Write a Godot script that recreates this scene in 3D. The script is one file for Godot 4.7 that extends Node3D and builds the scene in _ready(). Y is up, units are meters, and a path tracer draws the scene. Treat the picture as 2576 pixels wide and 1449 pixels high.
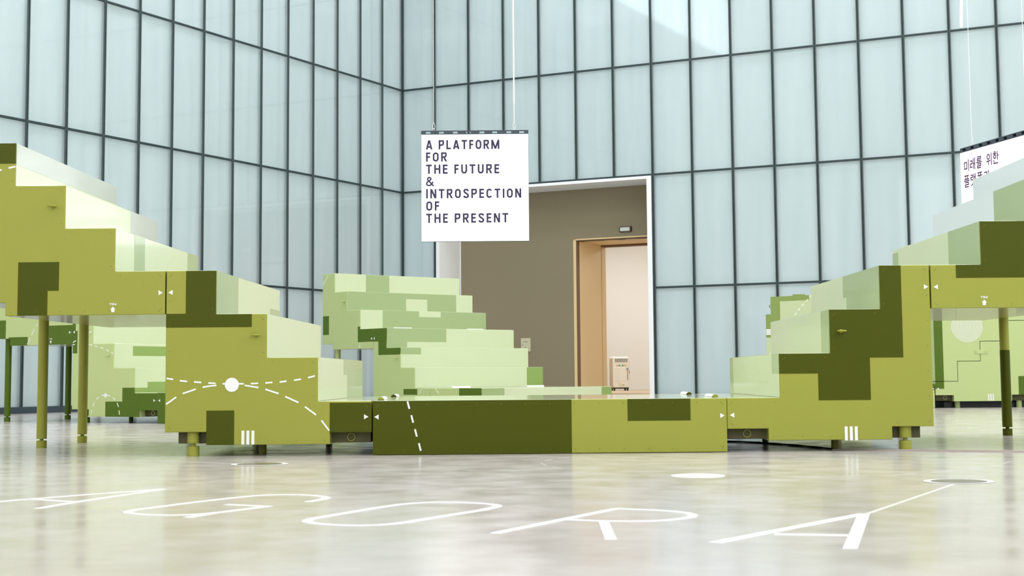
extends Node3D

# ---------------------------------------------------------------- palette
var M := {}
const HP := 0.4885     # platform height
const RISE := 0.4
const PIT := 0.4682

func paint(c: Color, rough := 0.32, spec := 0.5) -> StandardMaterial3D:
	var m := StandardMaterial3D.new()
	m.albedo_color = c
	m.roughness = rough
	m.metallic_specular = spec
	return m

func gloss(c: Color) -> StandardMaterial3D:
	var m := paint(c, 0.22, 0.5)
	m.clearcoat_enabled = true
	m.clearcoat = 0.35
	m.clearcoat_roughness = 0.06
	return m

func rgb8(r: int, g: int, b: int) -> Color:
	return Color8(r, g, b)

func noise_tex(freq: float, seed_: int, a: Color, b: Color, octaves := 4, size := 1024, bump := false) -> NoiseTexture2D:
	var n := FastNoiseLite.new()
	n.seed = seed_
	n.frequency = freq
	n.fractal_octaves = octaves
	var t := NoiseTexture2D.new()
	t.width = size
	t.height = size
	t.seamless = true
	t.noise = n
	if bump:
		return t
	var g := Gradient.new()
	g.set_color(0, a)
	g.set_color(1, b)
	t.color_ramp = g
	return t

func make_materials() -> void:
	M.olive = paint(rgb8(147, 149, 62), 0.36, 0.3)
	M.dark = paint(rgb8(68, 74, 4), 0.4, 0.25)
	M.olive_gloss = gloss(rgb8(147, 149, 62))
	M.leaf = paint(rgb8(184, 199, 136), 0.36, 0.35)
	M.leaf_gloss = gloss(rgb8(184, 199, 136))
	M.moss = paint(rgb8(80, 104, 26), 0.4, 0.3)
	M.pale = gloss(rgb8(203, 213, 174))
	M.sage = gloss(rgb8(158, 175, 124))
	M.tread = gloss(rgb8(206, 216, 182))
	M.tread.roughness = 0.1
	M.tread.metallic_specular = 0.75
	M.mist = gloss(rgb8(216, 224, 228))  # bluish white tone laid over the upper right risers
	M.ash = gloss(rgb8(186, 192, 180))
	M.chassis = paint(rgb8(70, 66, 22), 0.6)
	M.screw = paint(rgb8(112, 110, 36), 0.4)
	M.screw_leaf = paint(rgb8(150, 168, 100), 0.4)
	M.white = paint(rgb8(228, 229, 228), 0.5)
	M.rubber = paint(rgb8(24, 24, 24), 0.6)
	M.black = paint(rgb8(20, 21, 24), 0.45)
	M.steel = paint(rgb8(160, 165, 165), 0.3)
	M.steel.metallic = 0.8
	# glass wall
	M.fin = paint(rgb8(68, 80, 82), 0.4)
	M.fin.metallic = 0.3
	M.groove = paint(rgb8(20, 30, 32), 0.6)
	M.transom = paint(rgb8(26, 42, 46), 0.45)
	M.rib = paint(rgb8(58, 80, 82), 0.45)
	M.back = paint(rgb8(222, 236, 238), 0.8, 0.2)
	M.back.albedo_color = Color.WHITE
	M.back.albedo_texture = noise_tex(0.012, 21, rgb8(194, 210, 212), rgb8(207, 220, 222), 3, 512)
	M.back.uv1_triplanar = true
	M.back.uv1_world_triplanar = true
	M.back.uv1_scale = Vector3(0.35, 0.03, 0.35)
	M.pane = StandardMaterial3D.new()
	M.pane.transparency = BaseMaterial3D.TRANSPARENCY_ALPHA
	M.pane.albedo_color = Color(rgb8(190, 216, 215), 0.06)
	M.pane.roughness = 0.04
	M.pane.metallic_specular = 0.5
	M.plaster = paint(rgb8(238, 238, 234), 0.85, 0.2)
	M.ceiling = paint(rgb8(240, 240, 238), 0.9, 0.2)
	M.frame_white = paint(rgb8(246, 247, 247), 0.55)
	M.taupe = paint(rgb8(146, 135, 110), 0.85, 0.2)
	M.beech = paint(rgb8(236, 205, 152), 0.55)
	M.beech_dark = paint(rgb8(120, 92, 62), 0.6)
	M.cream = paint(rgb8(243, 238, 230), 0.8, 0.2)
	M.timber = paint(rgb8(206, 182, 144), 0.4)
	M.sill = paint(rgb8(52, 66, 74), 0.5)
	# polished floor
	var f := StandardMaterial3D.new()
	f.albedo_texture = noise_tex(0.006, 4, rgb8(195, 186, 180), rgb8(204, 197, 192), 5)
	f.uv1_triplanar = true
	f.uv1_world_triplanar = true
	f.uv1_scale = Vector3(0.16, 0.16, 0.16)
	f.roughness = 1.0
	f.roughness_texture = noise_tex(0.012, 9, Color(0.12, 0.12, 0.12), Color(0.24, 0.24, 0.24), 3)
	f.metallic_specular = 0.45
	M.floor = f
	M.floor_paint = paint(rgb8(232, 233, 232), 0.4)
	M.floor_line = paint(rgb8(224, 223, 218), 0.3)
	M.floor_faint = paint(rgb8(214, 210, 204), 0.25)
	M.lid = paint(rgb8(150, 140, 132), 0.25)
	M.lid.metallic = 0.6
	M.led = paint(Color(0.9, 0.9, 0.92), 0.4)
	M.led.emission_enabled = true
	M.led.emission = Color(0.97, 0.985, 1.0)
	M.led.emission_energy_multiplier = 0.75
	M.ink = paint(rgb8(66, 60, 84), 0.6, 0.2)
	M.ink_plum = paint(rgb8(84, 44, 88), 0.6, 0.2)
	M.glow = paint(Color(1, 1, 1), 0.6)
	M.glow.emission_enabled = true
	M.glow.emission = Color(1, 1, 1)
	M.glow.emission_energy_multiplier = 2.0
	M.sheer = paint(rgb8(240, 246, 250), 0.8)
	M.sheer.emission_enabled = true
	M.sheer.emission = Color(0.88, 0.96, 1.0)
	M.sheer.emission_energy_multiplier = 5.0  # cloth itself glows, in place of daylight from behind
	M.day = paint(Color(1, 1, 1), 0.6)
	M.day.emission_enabled = true
	M.day.emission = Color(0.93, 0.97, 1.0)
	M.day.emission_energy_multiplier = 0.9  # glow of the added window rows on unseen walls
	# same curtain with a weaker glow: fold shading is put into the emission
	M.sheer_dim = M.sheer.duplicate()
	M.sheer_dim.emission_energy_multiplier = 2.6
	M.appliance = paint(rgb8(244, 238, 226), 0.4)
	M.appliance_side = paint(rgb8(214, 194, 156), 0.5)  # tan trim; on the side panel it stands for shade
	M.lcd = paint(rgb8(170, 240, 226), 0.3)
	M.blue = paint(rgb8(60, 120, 190), 0.5)
	M.brown_ink = paint(rgb8(128, 74, 40), 0.6)
	M.lime_ink = paint(rgb8(170, 180, 60), 0.6)
	M.ramp = paint(rgb8(172, 160, 154), 0.5)
	M.maroon = paint(rgb8(74, 30, 30), 0.5)
	M.diffuser = paint(rgb8(214, 220, 212), 0.5)
	M.box_paint = paint(rgb8(206, 200, 170), 0.5)

# ---------------------------------------------------------------- mesh helpers
class Geo:
	var st := SurfaceTool.new()
	var laid := 0
	func _init() -> void:
		st.begin(Mesh.PRIMITIVE_TRIANGLES)
	func tri(a: Vector3, b: Vector3, c: Vector3, n: Vector3) -> void:
		if (b - a).cross(c - a).dot(n) > 0.0:
			var t := b
			b = c
			c = t
		for v: Vector3 in [a, b, c]:
			st.set_normal(n)
			st.add_vertex(v)
	func tri_n(a: Vector3, b: Vector3, c: Vector3, na: Vector3, nb: Vector3, nc: Vector3) -> void:
		if (b - a).cross(c - a).dot(na + nb + nc) > 0.0:
			var t := b
			b = c
			c = t
			t = nb
			nb = nc
			nc = t
		st.set_normal(na)
		st.add_vertex(a)
		st.set_normal(nb)
		st.add_vertex(b)
		st.set_normal(nc)
		st.add_vertex(c)
	func quad(a: Vector3, b: Vector3, c: Vector3, d: Vector3, n: Vector3) -> void:
		tri(a, b, c, n)
		tri(a, c, d, n)
	# polygon in x,y extruded from z0 (front) back to z1, front edges chamfered by ch
	func extrude(poly: PackedVector2Array, z0: float, z1: float, ch := 0.0, back := true) -> void:
		var p := PackedVector2Array()
		for v in poly:
			if p.is_empty() or p[p.size() - 1].distance_to(v) > 1e-5:
				p.append(v)
		if p[0].distance_to(p[p.size() - 1]) < 1e-5:
			p.remove_at(p.size() - 1)
		var area := 0.0
		var n := p.size()
		for i in n:
			area += p[i].cross(p[(i + 1) % n])
		if area < 0.0:
			p.reverse()
		var inner := PackedVector2Array()
		for i in n:
			var e0 := (p[i] - p[(i + n - 1) % n]).normalized()
			var e1 := (p[(i + 1) % n] - p[i]).normalized()
			var n0 := Vector2(-e0.y, e0.x)
			var n1 := Vector2(-e1.y, e1.x)
			var k := n0 + n1
			inner.append(p[i] + k * (ch / maxf(0.3, 1.0 + n0.dot(n1))))
		var idx := Geometry2D.triangulate_polygon(inner if ch > 0.0 else p)
		var face := inner if ch > 0.0 else p
		for i in range(0, idx.size(), 3):
			var a := face[idx[i]]
			var b := face[idx[i + 1]]
			var c := face[idx[i + 2]]
			tri(Vector3(a.x, a.y, z0), Vector3(b.x, b.y, z0), Vector3(c.x, c.y, z0), Vector3(0, 0, 1))
		if back:
			var idb := Geometry2D.triangulate_polygon(p)
			for i in range(0, idb.size(), 3):
				var a := p[idb[i]]
				var b := p[idb[i + 1]]
				var c := p[idb[i + 2]]
				tri(Vector3(a.x, a.y, z1), Vector3(b.x, b.y, z1), Vector3(c.x, c.y, z1), Vector3(0, 0, -1))
		for i in n:
			var a := p[i]
			var b := p[(i + 1) % n]
			var e := (b - a).normalized()
			var o := Vector3(e.y, -e.x, 0)
			quad(Vector3(a.x, a.y, z0 - ch), Vector3(b.x, b.y, z0 - ch), Vector3(b.x, b.y, z1), Vector3(a.x, a.y, z1), o)
			if ch > 0.0:
				var ia := inner[i]
				var ib := inner[(i + 1) % n]
				quad(Vector3(a.x, a.y, z0 - ch), Vector3(b.x, b.y, z0 - ch), Vector3(ib.x, ib.y, z0), Vector3(ia.x, ia.y, z0), (o + Vector3(0, 0, 1)).normalized())
	func box(x0: float, x1: float, y0: float, y1: float, z0: float, z1: float, ch := 0.0) -> void:
		# z0 is the far z, z1 the near one
		var c := minf(ch, 0.45 * minf(x1 - x0, minf(y1 - y0, z1 - z0)))
		if c <= 0.0:
			extrude(PackedVector2Array([Vector2(x0, y0), Vector2(x1, y0), Vector2(x1, y1), Vector2(x0, y1)]), z1, z0)
			return
		var o := PackedVector2Array([Vector2(x0 + c, y0), Vector2(x1 - c, y0), Vector2(x1, y0 + c), Vector2(x1, y1 - c), Vector2(x1 - c, y1), Vector2(x0 + c, y1), Vector2(x0, y1 - c), Vector2(x0, y0 + c)])
		extrude(o, z1, z0, c)
	# cylinder or cone between two points
	func tube(a: Vector3, b: Vector3, ra: float, rb: float, n := 20, caps := true) -> void:
		var d := (b - a).normalized()
		var u := d.cross(Vector3(0, 1, 0) if absf(d.y) < 0.9 else Vector3(1, 0, 0)).normalized()
		var w := d.cross(u)
		for i in n:
			var t0 := TAU * i / n
			var t1 := TAU * (i + 1) / n
			var n0 := u * cos(t0) + w * sin(t0)
			var n1 := u * cos(t1) + w * sin(t1)
			tri_n(a + n0 * ra, a + n1 * ra, b + n1 * rb, n0, n1, n1)
			tri_n(a + n0 * ra, b + n1 * rb, b + n0 * rb, n0, n1, n0)
			if caps:
				tri(a, a + n0 * ra, a + n1 * ra, -d)
				tri(b, b + n0 * rb, b + n1 * rb, d)
	func rod(pts: Array, r: float, n := 8) -> void:
		for i in pts.size() - 1:
			tube(pts[i], pts[i + 1], r, r, n, i == 0 or i == pts.size() - 2)
	func torus(c: Vector3, ax: Vector3, bx: Vector3, rr: float, r: float, n := 24, m := 10) -> void:
		var nz := ax.cross(bx).normalized()
		for i in n:
			for j in m:
				var q := []
				var k := []
				for s: Vector2i in [Vector2i(i, j), Vector2i(i + 1, j), Vector2i(i + 1, j + 1), Vector2i(i, j + 1)]:
					var t := TAU * s.x / n
					var f := TAU * s.y / m
					var rad := ax * cos(t) + bx * sin(t)
					var no := rad * cos(f) + nz * sin(f)
					q.append(c + rad * rr + no * r)
					k.append(no)
				tri_n(q[0], q[1], q[2], k[0], k[1], k[2])
				tri_n(q[0], q[2], q[3], k[0], k[2], k[3])
	# strokes of even width in the x,y plane
	# each stroke lies a hair over the one before, so that crossings do not share a plane
	func stroke(pts: PackedVector2Array, w: float, z0: float, z1: float, limit := PackedVector2Array()) -> void:
		var shapes := Geometry2D.offset_polyline(pts, w * 0.5, Geometry2D.JOIN_MITER, Geometry2D.END_BUTT)
		for p in shapes:
			if Geometry2D.is_polygon_clockwise(p) and pts.size() > 3:
				# a loop: lay it in two overlapping halves
				var mid := pts.size() / 2
				stroke(pts.slice(0, mid + 1), w, z0, z1, limit)
				stroke(pts.slice(mid - 1), w, z0, z1, limit)
				return
		laid += 1
		for p in shapes:
			if limit.is_empty():
				extrude(p, z0 + 0.0001 * laid, z1, 0.0, false)
			else:
				for c in Geometry2D.intersect_polygons(p, limit):
					extrude(c, z0 + 0.0001 * laid, z1, 0.0, false)
	func done() -> ArrayMesh:
		return st.commit()

func part(called: String, g: Variant, mat: Material, parent: Node, at := Vector3.ZERO) -> MeshInstance3D:
	var o := MeshInstance3D.new()
	o.name = called
	o.mesh = g.done() if g is Geo else g
	o.material_override = mat
	o.position = at
	parent.add_child(o, true)
	return o

func thing(called: String, label: String, category: String, group := "", at := Vector3.ZERO, turn := 0.0) -> Node3D:
	var o := Node3D.new()
	o.name = called
	o.position = at
	o.rotation.y = turn
	add_child(o, true)
	o.set_meta("label", label)
	o.set_meta("category", category)
	if group:
		o.set_meta("group", group)
	return o

func structure(called: String, label := "", category := "") -> Node3D:
	var o := Node3D.new()
	o.name = called
	add_child(o, true)
	o.set_meta("kind", "structure")
	if label:
		o.set_meta("label", label)
	if category:
		o.set_meta("category", category)
	return o

func flat(a: Array) -> PackedVector2Array:
	var p := PackedVector2Array()
	for i in range(0, a.size(), 2):
		p.append(Vector2(a[i], a[i + 1]))
	return p

func rect(x0: float, y0: float, x1: float, y1: float) -> PackedVector2Array:
	return PackedVector2Array([Vector2(x0, y0), Vector2(x1, y0), Vector2(x1, y1), Vector2(x0, y1)])

# ---------------------------------------------------------------- stroke lettering, cap height 1
const WIDE := {"A": 0.70, "P": 0.60, "L": 0.50, "T": 0.60, "F": 0.46, "O": 0.63, "R": 0.61, "M": 0.88, "H": 0.64, "E": 0.50, "U": 0.62, "I": 0.2, "N": 0.64, "S": 0.60, "C": 0.62, "&": 0.80, "D": 0.62, " ": 0.22}

func oval(x0: float, x1: float, y0: float, y1: float, from: float, to: float, n := 14) -> PackedVector2Array:
	# round-cornered oval outline, angles in degrees
	var p := PackedVector2Array()
	var cx := (x0 + x1) * 0.5
	var cy := (y0 + y1) * 0.5
	var rx := (x1 - x0) * 0.5
	var straight := maxf(0.0, (y1 - y0) * 0.5 - rx * 1.05)
	var ry := (y1 - y0) * 0.5 - straight
	for i in n + 1:
		var t := deg_to_rad(lerpf(from, to, float(i) / n))
		var s := sin(t)
		p.append(Vector2(cx + rx * cos(t), cy + ry * s + (straight if s > 1e-4 else (-straight if s < -1e-4 else 0.0))))
	return p

func glyph(ch: String, w: float) -> Array:
	var W: float = WIDE.get(ch, 0.6)
	var h := w * 0.5
	var a := h
	var b := W - h
	match ch:
		"A": return [flat([h - 0.03, -0.1, W * 0.5, 1.06]), flat([W - h + 0.03, -0.1, W * 0.5, 1.06]), flat([W * 0.22, 0.27, W * 0.78, 0.27])]
		"P": return [flat([a, 0, a, 1]), flat([a, 1 - h, W * 0.55, 1 - h, b - 0.04, 0.93, b, 0.82, b, 0.64, b - 0.04, 0.53, W * 0.55, 0.44 + h * 0.2, a, 0.44 + h * 0.2])]
		"R": return [flat([a, 0, a, 1]), flat([a, 1 - h, W * 0.55, 1 - h, b - 0.05, 0.93, b - 0.01, 0.82, b - 0.01, 0.66, b - 0.05, 0.55, W * 0.55, 0.48, a, 0.48]), flat([W * 0.48, 0.5, W - h * 0.3, -0.08])]
		"L": return [flat([a, 0, a, 1]), flat([a, h, W, h])]
		"T": return [flat([W * 0.5, 0, W * 0.5, 1]), flat([0, 1 - h, W, 1 - h])]
		"F": return [flat([a, 0, a, 1]), flat([a, 1 - h, W, 1 - h]), flat([a, 0.5, W * 0.93, 0.5])]
		"E": return [flat([a, 0, a, 1]), flat([a, 1 - h, W, 1 - h]), flat([a, 0.52, W * 0.93, 0.52]), flat([a, h, W, h])]
		"H": return [flat([a, 0, a, 1]), flat([b, 0, b, 1]), flat([a, 0.52, b, 0.52])]
		"I": return [flat([W * 0.5, 0, W * 0.5, 1])]
		"N": return [flat([a, 0, a, 1]), flat([b, 0, b, 1]), flat([a - 0.02, 1.06, b + 0.02, -0.06])]
		"M": return [flat([a, 0, a, 1]), flat([b, 0, b, 1]), flat([a - 0.02, 1.06, W * 0.5, 0.04]), flat([b + 0.02, 1.06, W * 0.5, 0.04])]
		"O": return [oval(a, b, h, 1 - h, 82, 278, 16), oval(a, b, h, 1 - h, -98, 98, 16)]
		"C": return [oval(a, b, h, 1 - h, 24, 336, 24)]
		"D": return [flat([a, 0, a, 1]), oval(a - (b - a), b, h, 1 - h, -90, 90)]
		"U": return [flat([a, 1, a, 0.32, a + 0.03, 0.2, a + 0.1, h + 0.02, W * 0.5, h, b - 0.1, h + 0.02, b - 0.03, 0.2, b, 0.32, b, 1])]
		"S": return [flat([b, 0.74, b - 0.03, 0.85, b - 0.1, 0.92, W * 0.5, 1 - h, a + 0.1, 0.92, a + 0.02, 0.83, a + 0.02, 0.7, a + 0.09, 0.6, b - 0.09, 0.44, b, 0.34, b, 0.2, b - 0.1, 0.09, W * 0.5, h, a + 0.1, 0.09, a + 0.02, 0.16, a, 0.27])]
		"&": return [flat([W + 0.06, -0.08, 0.24, 0.6, 0.17, 0.72, 0.17, 0.81, 0.23, 0.9, 0.33, 0.93, 0.44, 0.9, 0.5, 0.81, 0.48, 0.71, 0.4, 0.62, 0.18, 0.48, 0.09, 0.38, 0.07, 0.25, 0.12, 0.13, 0.22, 0.08, 0.34, 0.07, 0.47, 0.12, 0.59, 0.23, 0.68, 0.4, 0.7, 0.5])]
	return []

func line_width(s: String, gap: float) -> float:
	var x := 0.0
	for ch in s:
		x += float(WIDE.get(ch, 0.6)) + gap
	return x - gap

# one line of capitals from (x, y) at the baseline, fitted to width `fit`
func lettering(g: Geo, s: String, x: float, y: float, cap: float, fit: float, weight: float, z0: float, z1: float, upside := false) -> void:
	var gap := 0.225
	var k := fit / (line_width(s, gap) * cap)
	var at := 0.0
	for ch in s:
		for pl: PackedVector2Array in glyph(ch, weight):
			var q := PackedVector2Array()
			for v in pl:
				var px := (at + v.x) * cap * k
				var py := v.y * cap
				q.append(Vector2(x + fit - px, y + cap - py) if upside else Vector2(x + px, y + py))
			g.laid = g.laid % 6
			g.stroke(q, (weight if ch != "&" else weight * 0.85) * cap, z0, z1, PackedVector2Array([Vector2(x - 1, y), Vector2(x + 9, y), Vector2(x + 9, y + cap), Vector2(x - 1, y + cap)]))
		at += float(WIDE.get(ch, 0.6)) + gap

# ---------------------------------------------------------------- seating modules
# local axes of a block: x runs along the steps, y up, z towards the viewer of the side panel; s = -1 steps climb to the left, +1 to the right
func profile(kind: String, s: float) -> PackedVector2Array:
	var a: Array
	match kind:
		"lower":
			a = [-0.485, 0.21, -0.485, HP, 0, HP, 0, HP + 0.4, PIT, HP + 0.4, PIT, HP + 0.8, PIT * 2, HP + 0.8, PIT * 2, HP + 1.2, 1.394, HP + 1.2, 1.394, 0.22, 1.014, 0.22, 1.014, 0.103, -0.11, 0.103, -0.11, 0.21]
		"raised":
			a = [1.406, 1.292, 1.406, HP + 1.2, PIT * 4, HP + 1.2, PIT * 4, HP + 1.6, PIT * 5, HP + 1.6, PIT * 5, HP + 2.0, PIT * 6, HP + 2.0, PIT * 6, HP + 2.4, 3.262, HP + 2.4, 3.262, 1.41, 2.879, 1.41, 2.879, 1.29]
	var p := flat(a)
	for i in p.size():
		p[i] = Vector2(p[i].x * s, p[i].y)
	return p

class Module:
	var root: Node3D
	var s: float
	var panel: MeshInstance3D
	var outline: PackedVector2Array
	var risers := {}
	var depth: float
	var mats: Dictionary

func side_patch(m: Module, mat: Material, poly: PackedVector2Array, lift := 0.0015, called := "colour_patch") -> void:
	for c in Geometry2D.intersect_polygons(poly, m.outline):
		var g := Geo.new()
		g.extrude(c, lift, -0.004, 0.0, false)
		part(called, g, mat, m.panel)

func side_shape(m: Module, called: String, mat: Material, poly: PackedVector2Array, lift := 0.003) -> void:
	var g := Geo.new()
	g.extrude(poly, lift, -0.004, 0.0, false)
	part(called, g, mat, m.panel)

func dash(m: Module, x0: float, y0: float, x1: float, y1: float, w := 0.0145) -> void:
	var g := Geo.new()
	g.stroke(PackedVector2Array([Vector2(x0, y0), Vector2(x1, y1)]), w, 0.003, -0.004)
	part("painted_dash", g, M.white, m.panel)

func dot(m: Module, x: float, y: float, r: float) -> void:
	var p := PackedVector2Array()
	for i in 32:
		p.append(Vector2(x + r * cos(TAU * i / 32), y + r * sin(TAU * i / 32)))
	side_shape(m, "painted_dot", M.white, p, 0.004)

func arrow(m: Module, x: float, y: float, dir: float, size := 0.04) -> void:
	side_shape(m, "painted_arrow", M.white, PackedVector2Array([Vector2(x, y), Vector2(x - dir * size, y + size * 0.56), Vector2(x - dir * size, y - size * 0.56)]))

func stripes(m: Module, x: float, y0: float, y1: float) -> void:
	for i in 3:
		side_shape(m, "painted_stripe", M.white, rect(x + i * 0.0455, y0, x + i * 0.0455 + 0.027, y1))

func pull_mark(m: Module, x: float, top: float) -> void:
	# the word PULL upside down over an arrow that points up
	var g := Geo.new()
	lettering(g, "PULL", x - 0.031, top - 0.02, 0.02, 0.062, 0.26, 0.003, -0.004, true)
	part("painted_word", g, M.white, m.panel)
	var y := top - 0.033
	side_shape(m, "painted_arrow", M.white, PackedVector2Array([Vector2(x, y), Vector2(x - 0.024, y - 0.026), Vector2(x - 0.014, y - 0.026), Vector2(x - 0.014, y - 0.05), Vector2(x + 0.014, y - 0.05), Vector2(x + 0.014, y - 0.026), Vector2(x + 0.024, y - 0.026)]))

func lifting_ring(m: Module, x: float, y: float, mat: Material) -> void:
	var g := Geo.new()
	g.tube(Vector3(x, y, -0.004), Vector3(x, y, 0.016), 0.018, 0.018, 20)
	g.tube(Vector3(x, y, 0.016), Vector3(x, y, 0.026), 0.012, 0.009, 16)
	g.torus(Vector3(x, y, 0.056), Vector3(1, 0, 0), Vector3(0, 0, 1), 0.034, 0.0085)
	part("lifting_ring", g, mat, m.root)

func screws(m: Module) -> void:
	var g := Geo.new()
	var p := m.outline
	var n := p.size()
	var cw := Geometry2D.is_polygon_clockwise(p)
	for i in n:
		var a := p[i]
		var b := p[(i + 1) % n]
		var e := (b - a).normalized()
		var inn := Vector2(e.y, -e.x) if cw else Vector2(-e.y, e.x)
		var len_ := a.distance_to(b)
		if len_ < 0.25:
			continue
		var k := maxi(2, int(round(len_ / 0.22)))
		for j in k:
			var q := a + e * lerpf(0.05, len_ - 0.05, float(j) / (k - 1)) + inn * 0.035
			if Geometry2D.is_point_in_polygon(q, p):
				g.tube(Vector3(q.x, q.y, 0.0), Vector3(q.x, q.y, 0.003), 0.004, 0.003, 8)
	var o := part("screw_heads", g, m.mats.screw, m.panel)
	o.set_meta("kind", "stuff")

func module(called: String, label: String, group: String, kind: String, s: float, at: Vector3, turn: float, depth: float, mats: Dictionary) -> Module:
	var m := Module.new()
	m.root = thing(called, label, "seating", group, at, turn)
	m.s = s
	m.depth = depth
	m.mats = mats
	m.outline = profile(kind, s)
	# body, a little inside the side panel
	var g := Geo.new()
	g.extrude(m.outline, -0.012, -depth)
	part("body", g, mats.body, m.root)
	g = Geo.new()
	g.extrude(m.outline, 0.0, -0.012, 0.005)
	m.panel = part("side_panel", g, mats.side, m.root)
	screws(m)
	var base_u: Array = [0, 1, 2] if kind == "lower" else [4, 5, 6]
	for u: int in base_u:
		var lv := u if kind == "lower" else u - 1
		var y0 := HP + RISE * lv
		g = Geo.new()
		# riser plane: x is the depth (mirrored on climbing-right modules), z faces the lower step
		if s < 0:
			g.box(0.012, depth - 0.004, y0 + 0.004, y0 + RISE - 0.001, -0.004, 0.003, 0.002)
		else:
			g.box(-depth + 0.004, -0.012, y0 + 0.004, y0 + RISE - 0.001, -0.004, 0.003, 0.002)
		var r := part("riser", g, mats.riser, m.root, Vector3(s * u * PIT, 0, 0))
		r.rotation.y = PI / 2 if s < 0 else -PI / 2
		m.risers[u] = r
	# treads
	var spans: Array = [[-0.481, -0.004, 0], [0.004, PIT - 0.003, 1], [PIT + 0.004, PIT * 2 - 0.003, 2], [PIT * 2 + 0.004, 1.39, 3]] if kind == "lower" else [[1.41, PIT * 4 - 0.004, 3], [PIT * 4 + 0.004, PIT * 5 - 0.003, 4], [PIT * 5 + 0.004, PIT * 6 - 0.003, 5], [PIT * 6 + 0.004, 3.258, 6]]
	for sp in spans:
		g = Geo.new()
		var y: float = HP + RISE * sp[2]
		var xa: float = minf(s * sp[0], s * sp[1])
		var xb: float = maxf(s * sp[0], s * sp[1])
		g.box(xa, xb, y - 0.004, y + 0.003, -depth + 0.004, -0.013, 0.002)
		part("tread", g, M.tread, m.root)
	if kind == "lower":
		g = Geo.new()
		g.box(minf(s * -0.47, s * 1.3), maxf(s * -0.47, s * 1.3), 0.113, 0.24, -depth + 0.14, -0.13, 0.004)
		part("chassis", g, M.chassis, m.root)
		g = Geo.new()
		g.torus(Vector3(s * -0.29, 0.162, -0.118), Vector3(1, 0, 0), Vector3(0, 1, 0), 0.034, 0.004)
		part("tow_ring", g, mats.side, m.root)
		foot(m, s * 1.155, -0.1, 0.22, 0.055)
		foot(m, s * 0.6, -0.55, 0.11, 0.035)
		foot(m, s * 1.155, -depth + 0.12, 0.22, 0.055)
		foot(m, s * 0.3, -depth + 0.5, 0.11, 0.035)
		g = Geo.new()
		g.box(minf(s * 1.392, s * 1.416), maxf(s * 1.392, s * 1.416), 0.67, 0.9, -0.55, -0.3, 0.004)
		part("latch_plate", g, mats.side, m.root)
	return m

func foot(m: Module, x: float, z: float, top: float, r: float) -> void:
	var g := Geo.new()
	g.tube(Vector3(x, 0.118, z), Vector3(x, top, z), r, r, 24)
	g.tube(Vector3(x, 0.09, z), Vector3(x, 0.12, z), r * 0.36, r * 0.36, 16)
	g.tube(Vector3(x, 0.0, z), Vector3(x, 0.084, z), r, r, 24)
	g.tube(Vector3(x, 0.084, z), Vector3(x, 0.09, z), r, r * 0.92, 24)
	part("foot", g, m.mats.leg, m.root)

func leg(m: Module, x: float, z: float, top: float, sleeve := false) -> void:
	var g := Geo.new()
	g.tube(Vector3(x, 0.95 if sleeve else 0.094, z), Vector3(x, top, z), 0.053, 0.053, 28)
	var l := part("leg", g, m.mats.leg, m.root)
	if sleeve:
		g = Geo.new()
		g.tube(Vector3(x, 0.094, z), Vector3(x, 0.952, z), 0.0545, 0.0545, 28)
		part("leg_sleeve", g, m.mats.sleeve, l)
	g = Geo.new()
	g.tube(Vector3(x, 0.07, z), Vector3(x, 0.1, z), 0.02, 0.02, 16)
	g.tube(Vector3(x, 0.0, z), Vector3(x, 0.072, z), 0.0535, 0.0535, 28)
	g.tube(Vector3(x, 0.072, z), Vector3(x, 0.077, z), 0.0535, 0.049, 28)
	part("leg_foot", g, m.mats.sleeve if sleeve else m.mats.leg, l)

# patch on the riser of step u, given as depth, height pairs
func riser_patch(m: Module, u: int, mat: Material, a: Array) -> void:
	var lv := u if u < 3 else u - 1
	var y0 := HP + RISE * lv
	var lim := rect(0.012, y0 + 0.003, m.depth - 0.004, y0 + RISE)
	for c in Geometry2D.intersect_polygons(flat(a), lim):
		var p := PackedVector2Array()
		for v in c:
			p.append(Vector2(v.x if m.s < 0 else -v.x, v.y))
		var g := Geo.new()
		g.extrude(p, 0.0045, -0.002, 0.0, false)
		part("colour_patch", g, mat, m.risers[u])

func coupling_tube(parent: Node3D, x: float, y: float, d0: float, d1: float, mat: Material, r := 0.03) -> void:
	# half-round bar lying along the joint between two modules
	var p := PackedVector2Array()
	for i in 13:
		p.append(Vector2(x + r * cos(PI * i / 12), y + 0.0045 + r * 0.9 * sin(PI * i / 12)))
	var g := Geo.new()
	g.extrude(p, -d0, -d1, 0.002)
	var o := part("coupling_bar", g, M.frame_white, parent)  # white body puts the glossy glare into the colour
	var c := Geo.new()
	c.extrude(p, -d0 + 0.003, -d0 - 0.004, 0.002)
	part("bar_end", c, mat, o)

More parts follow.
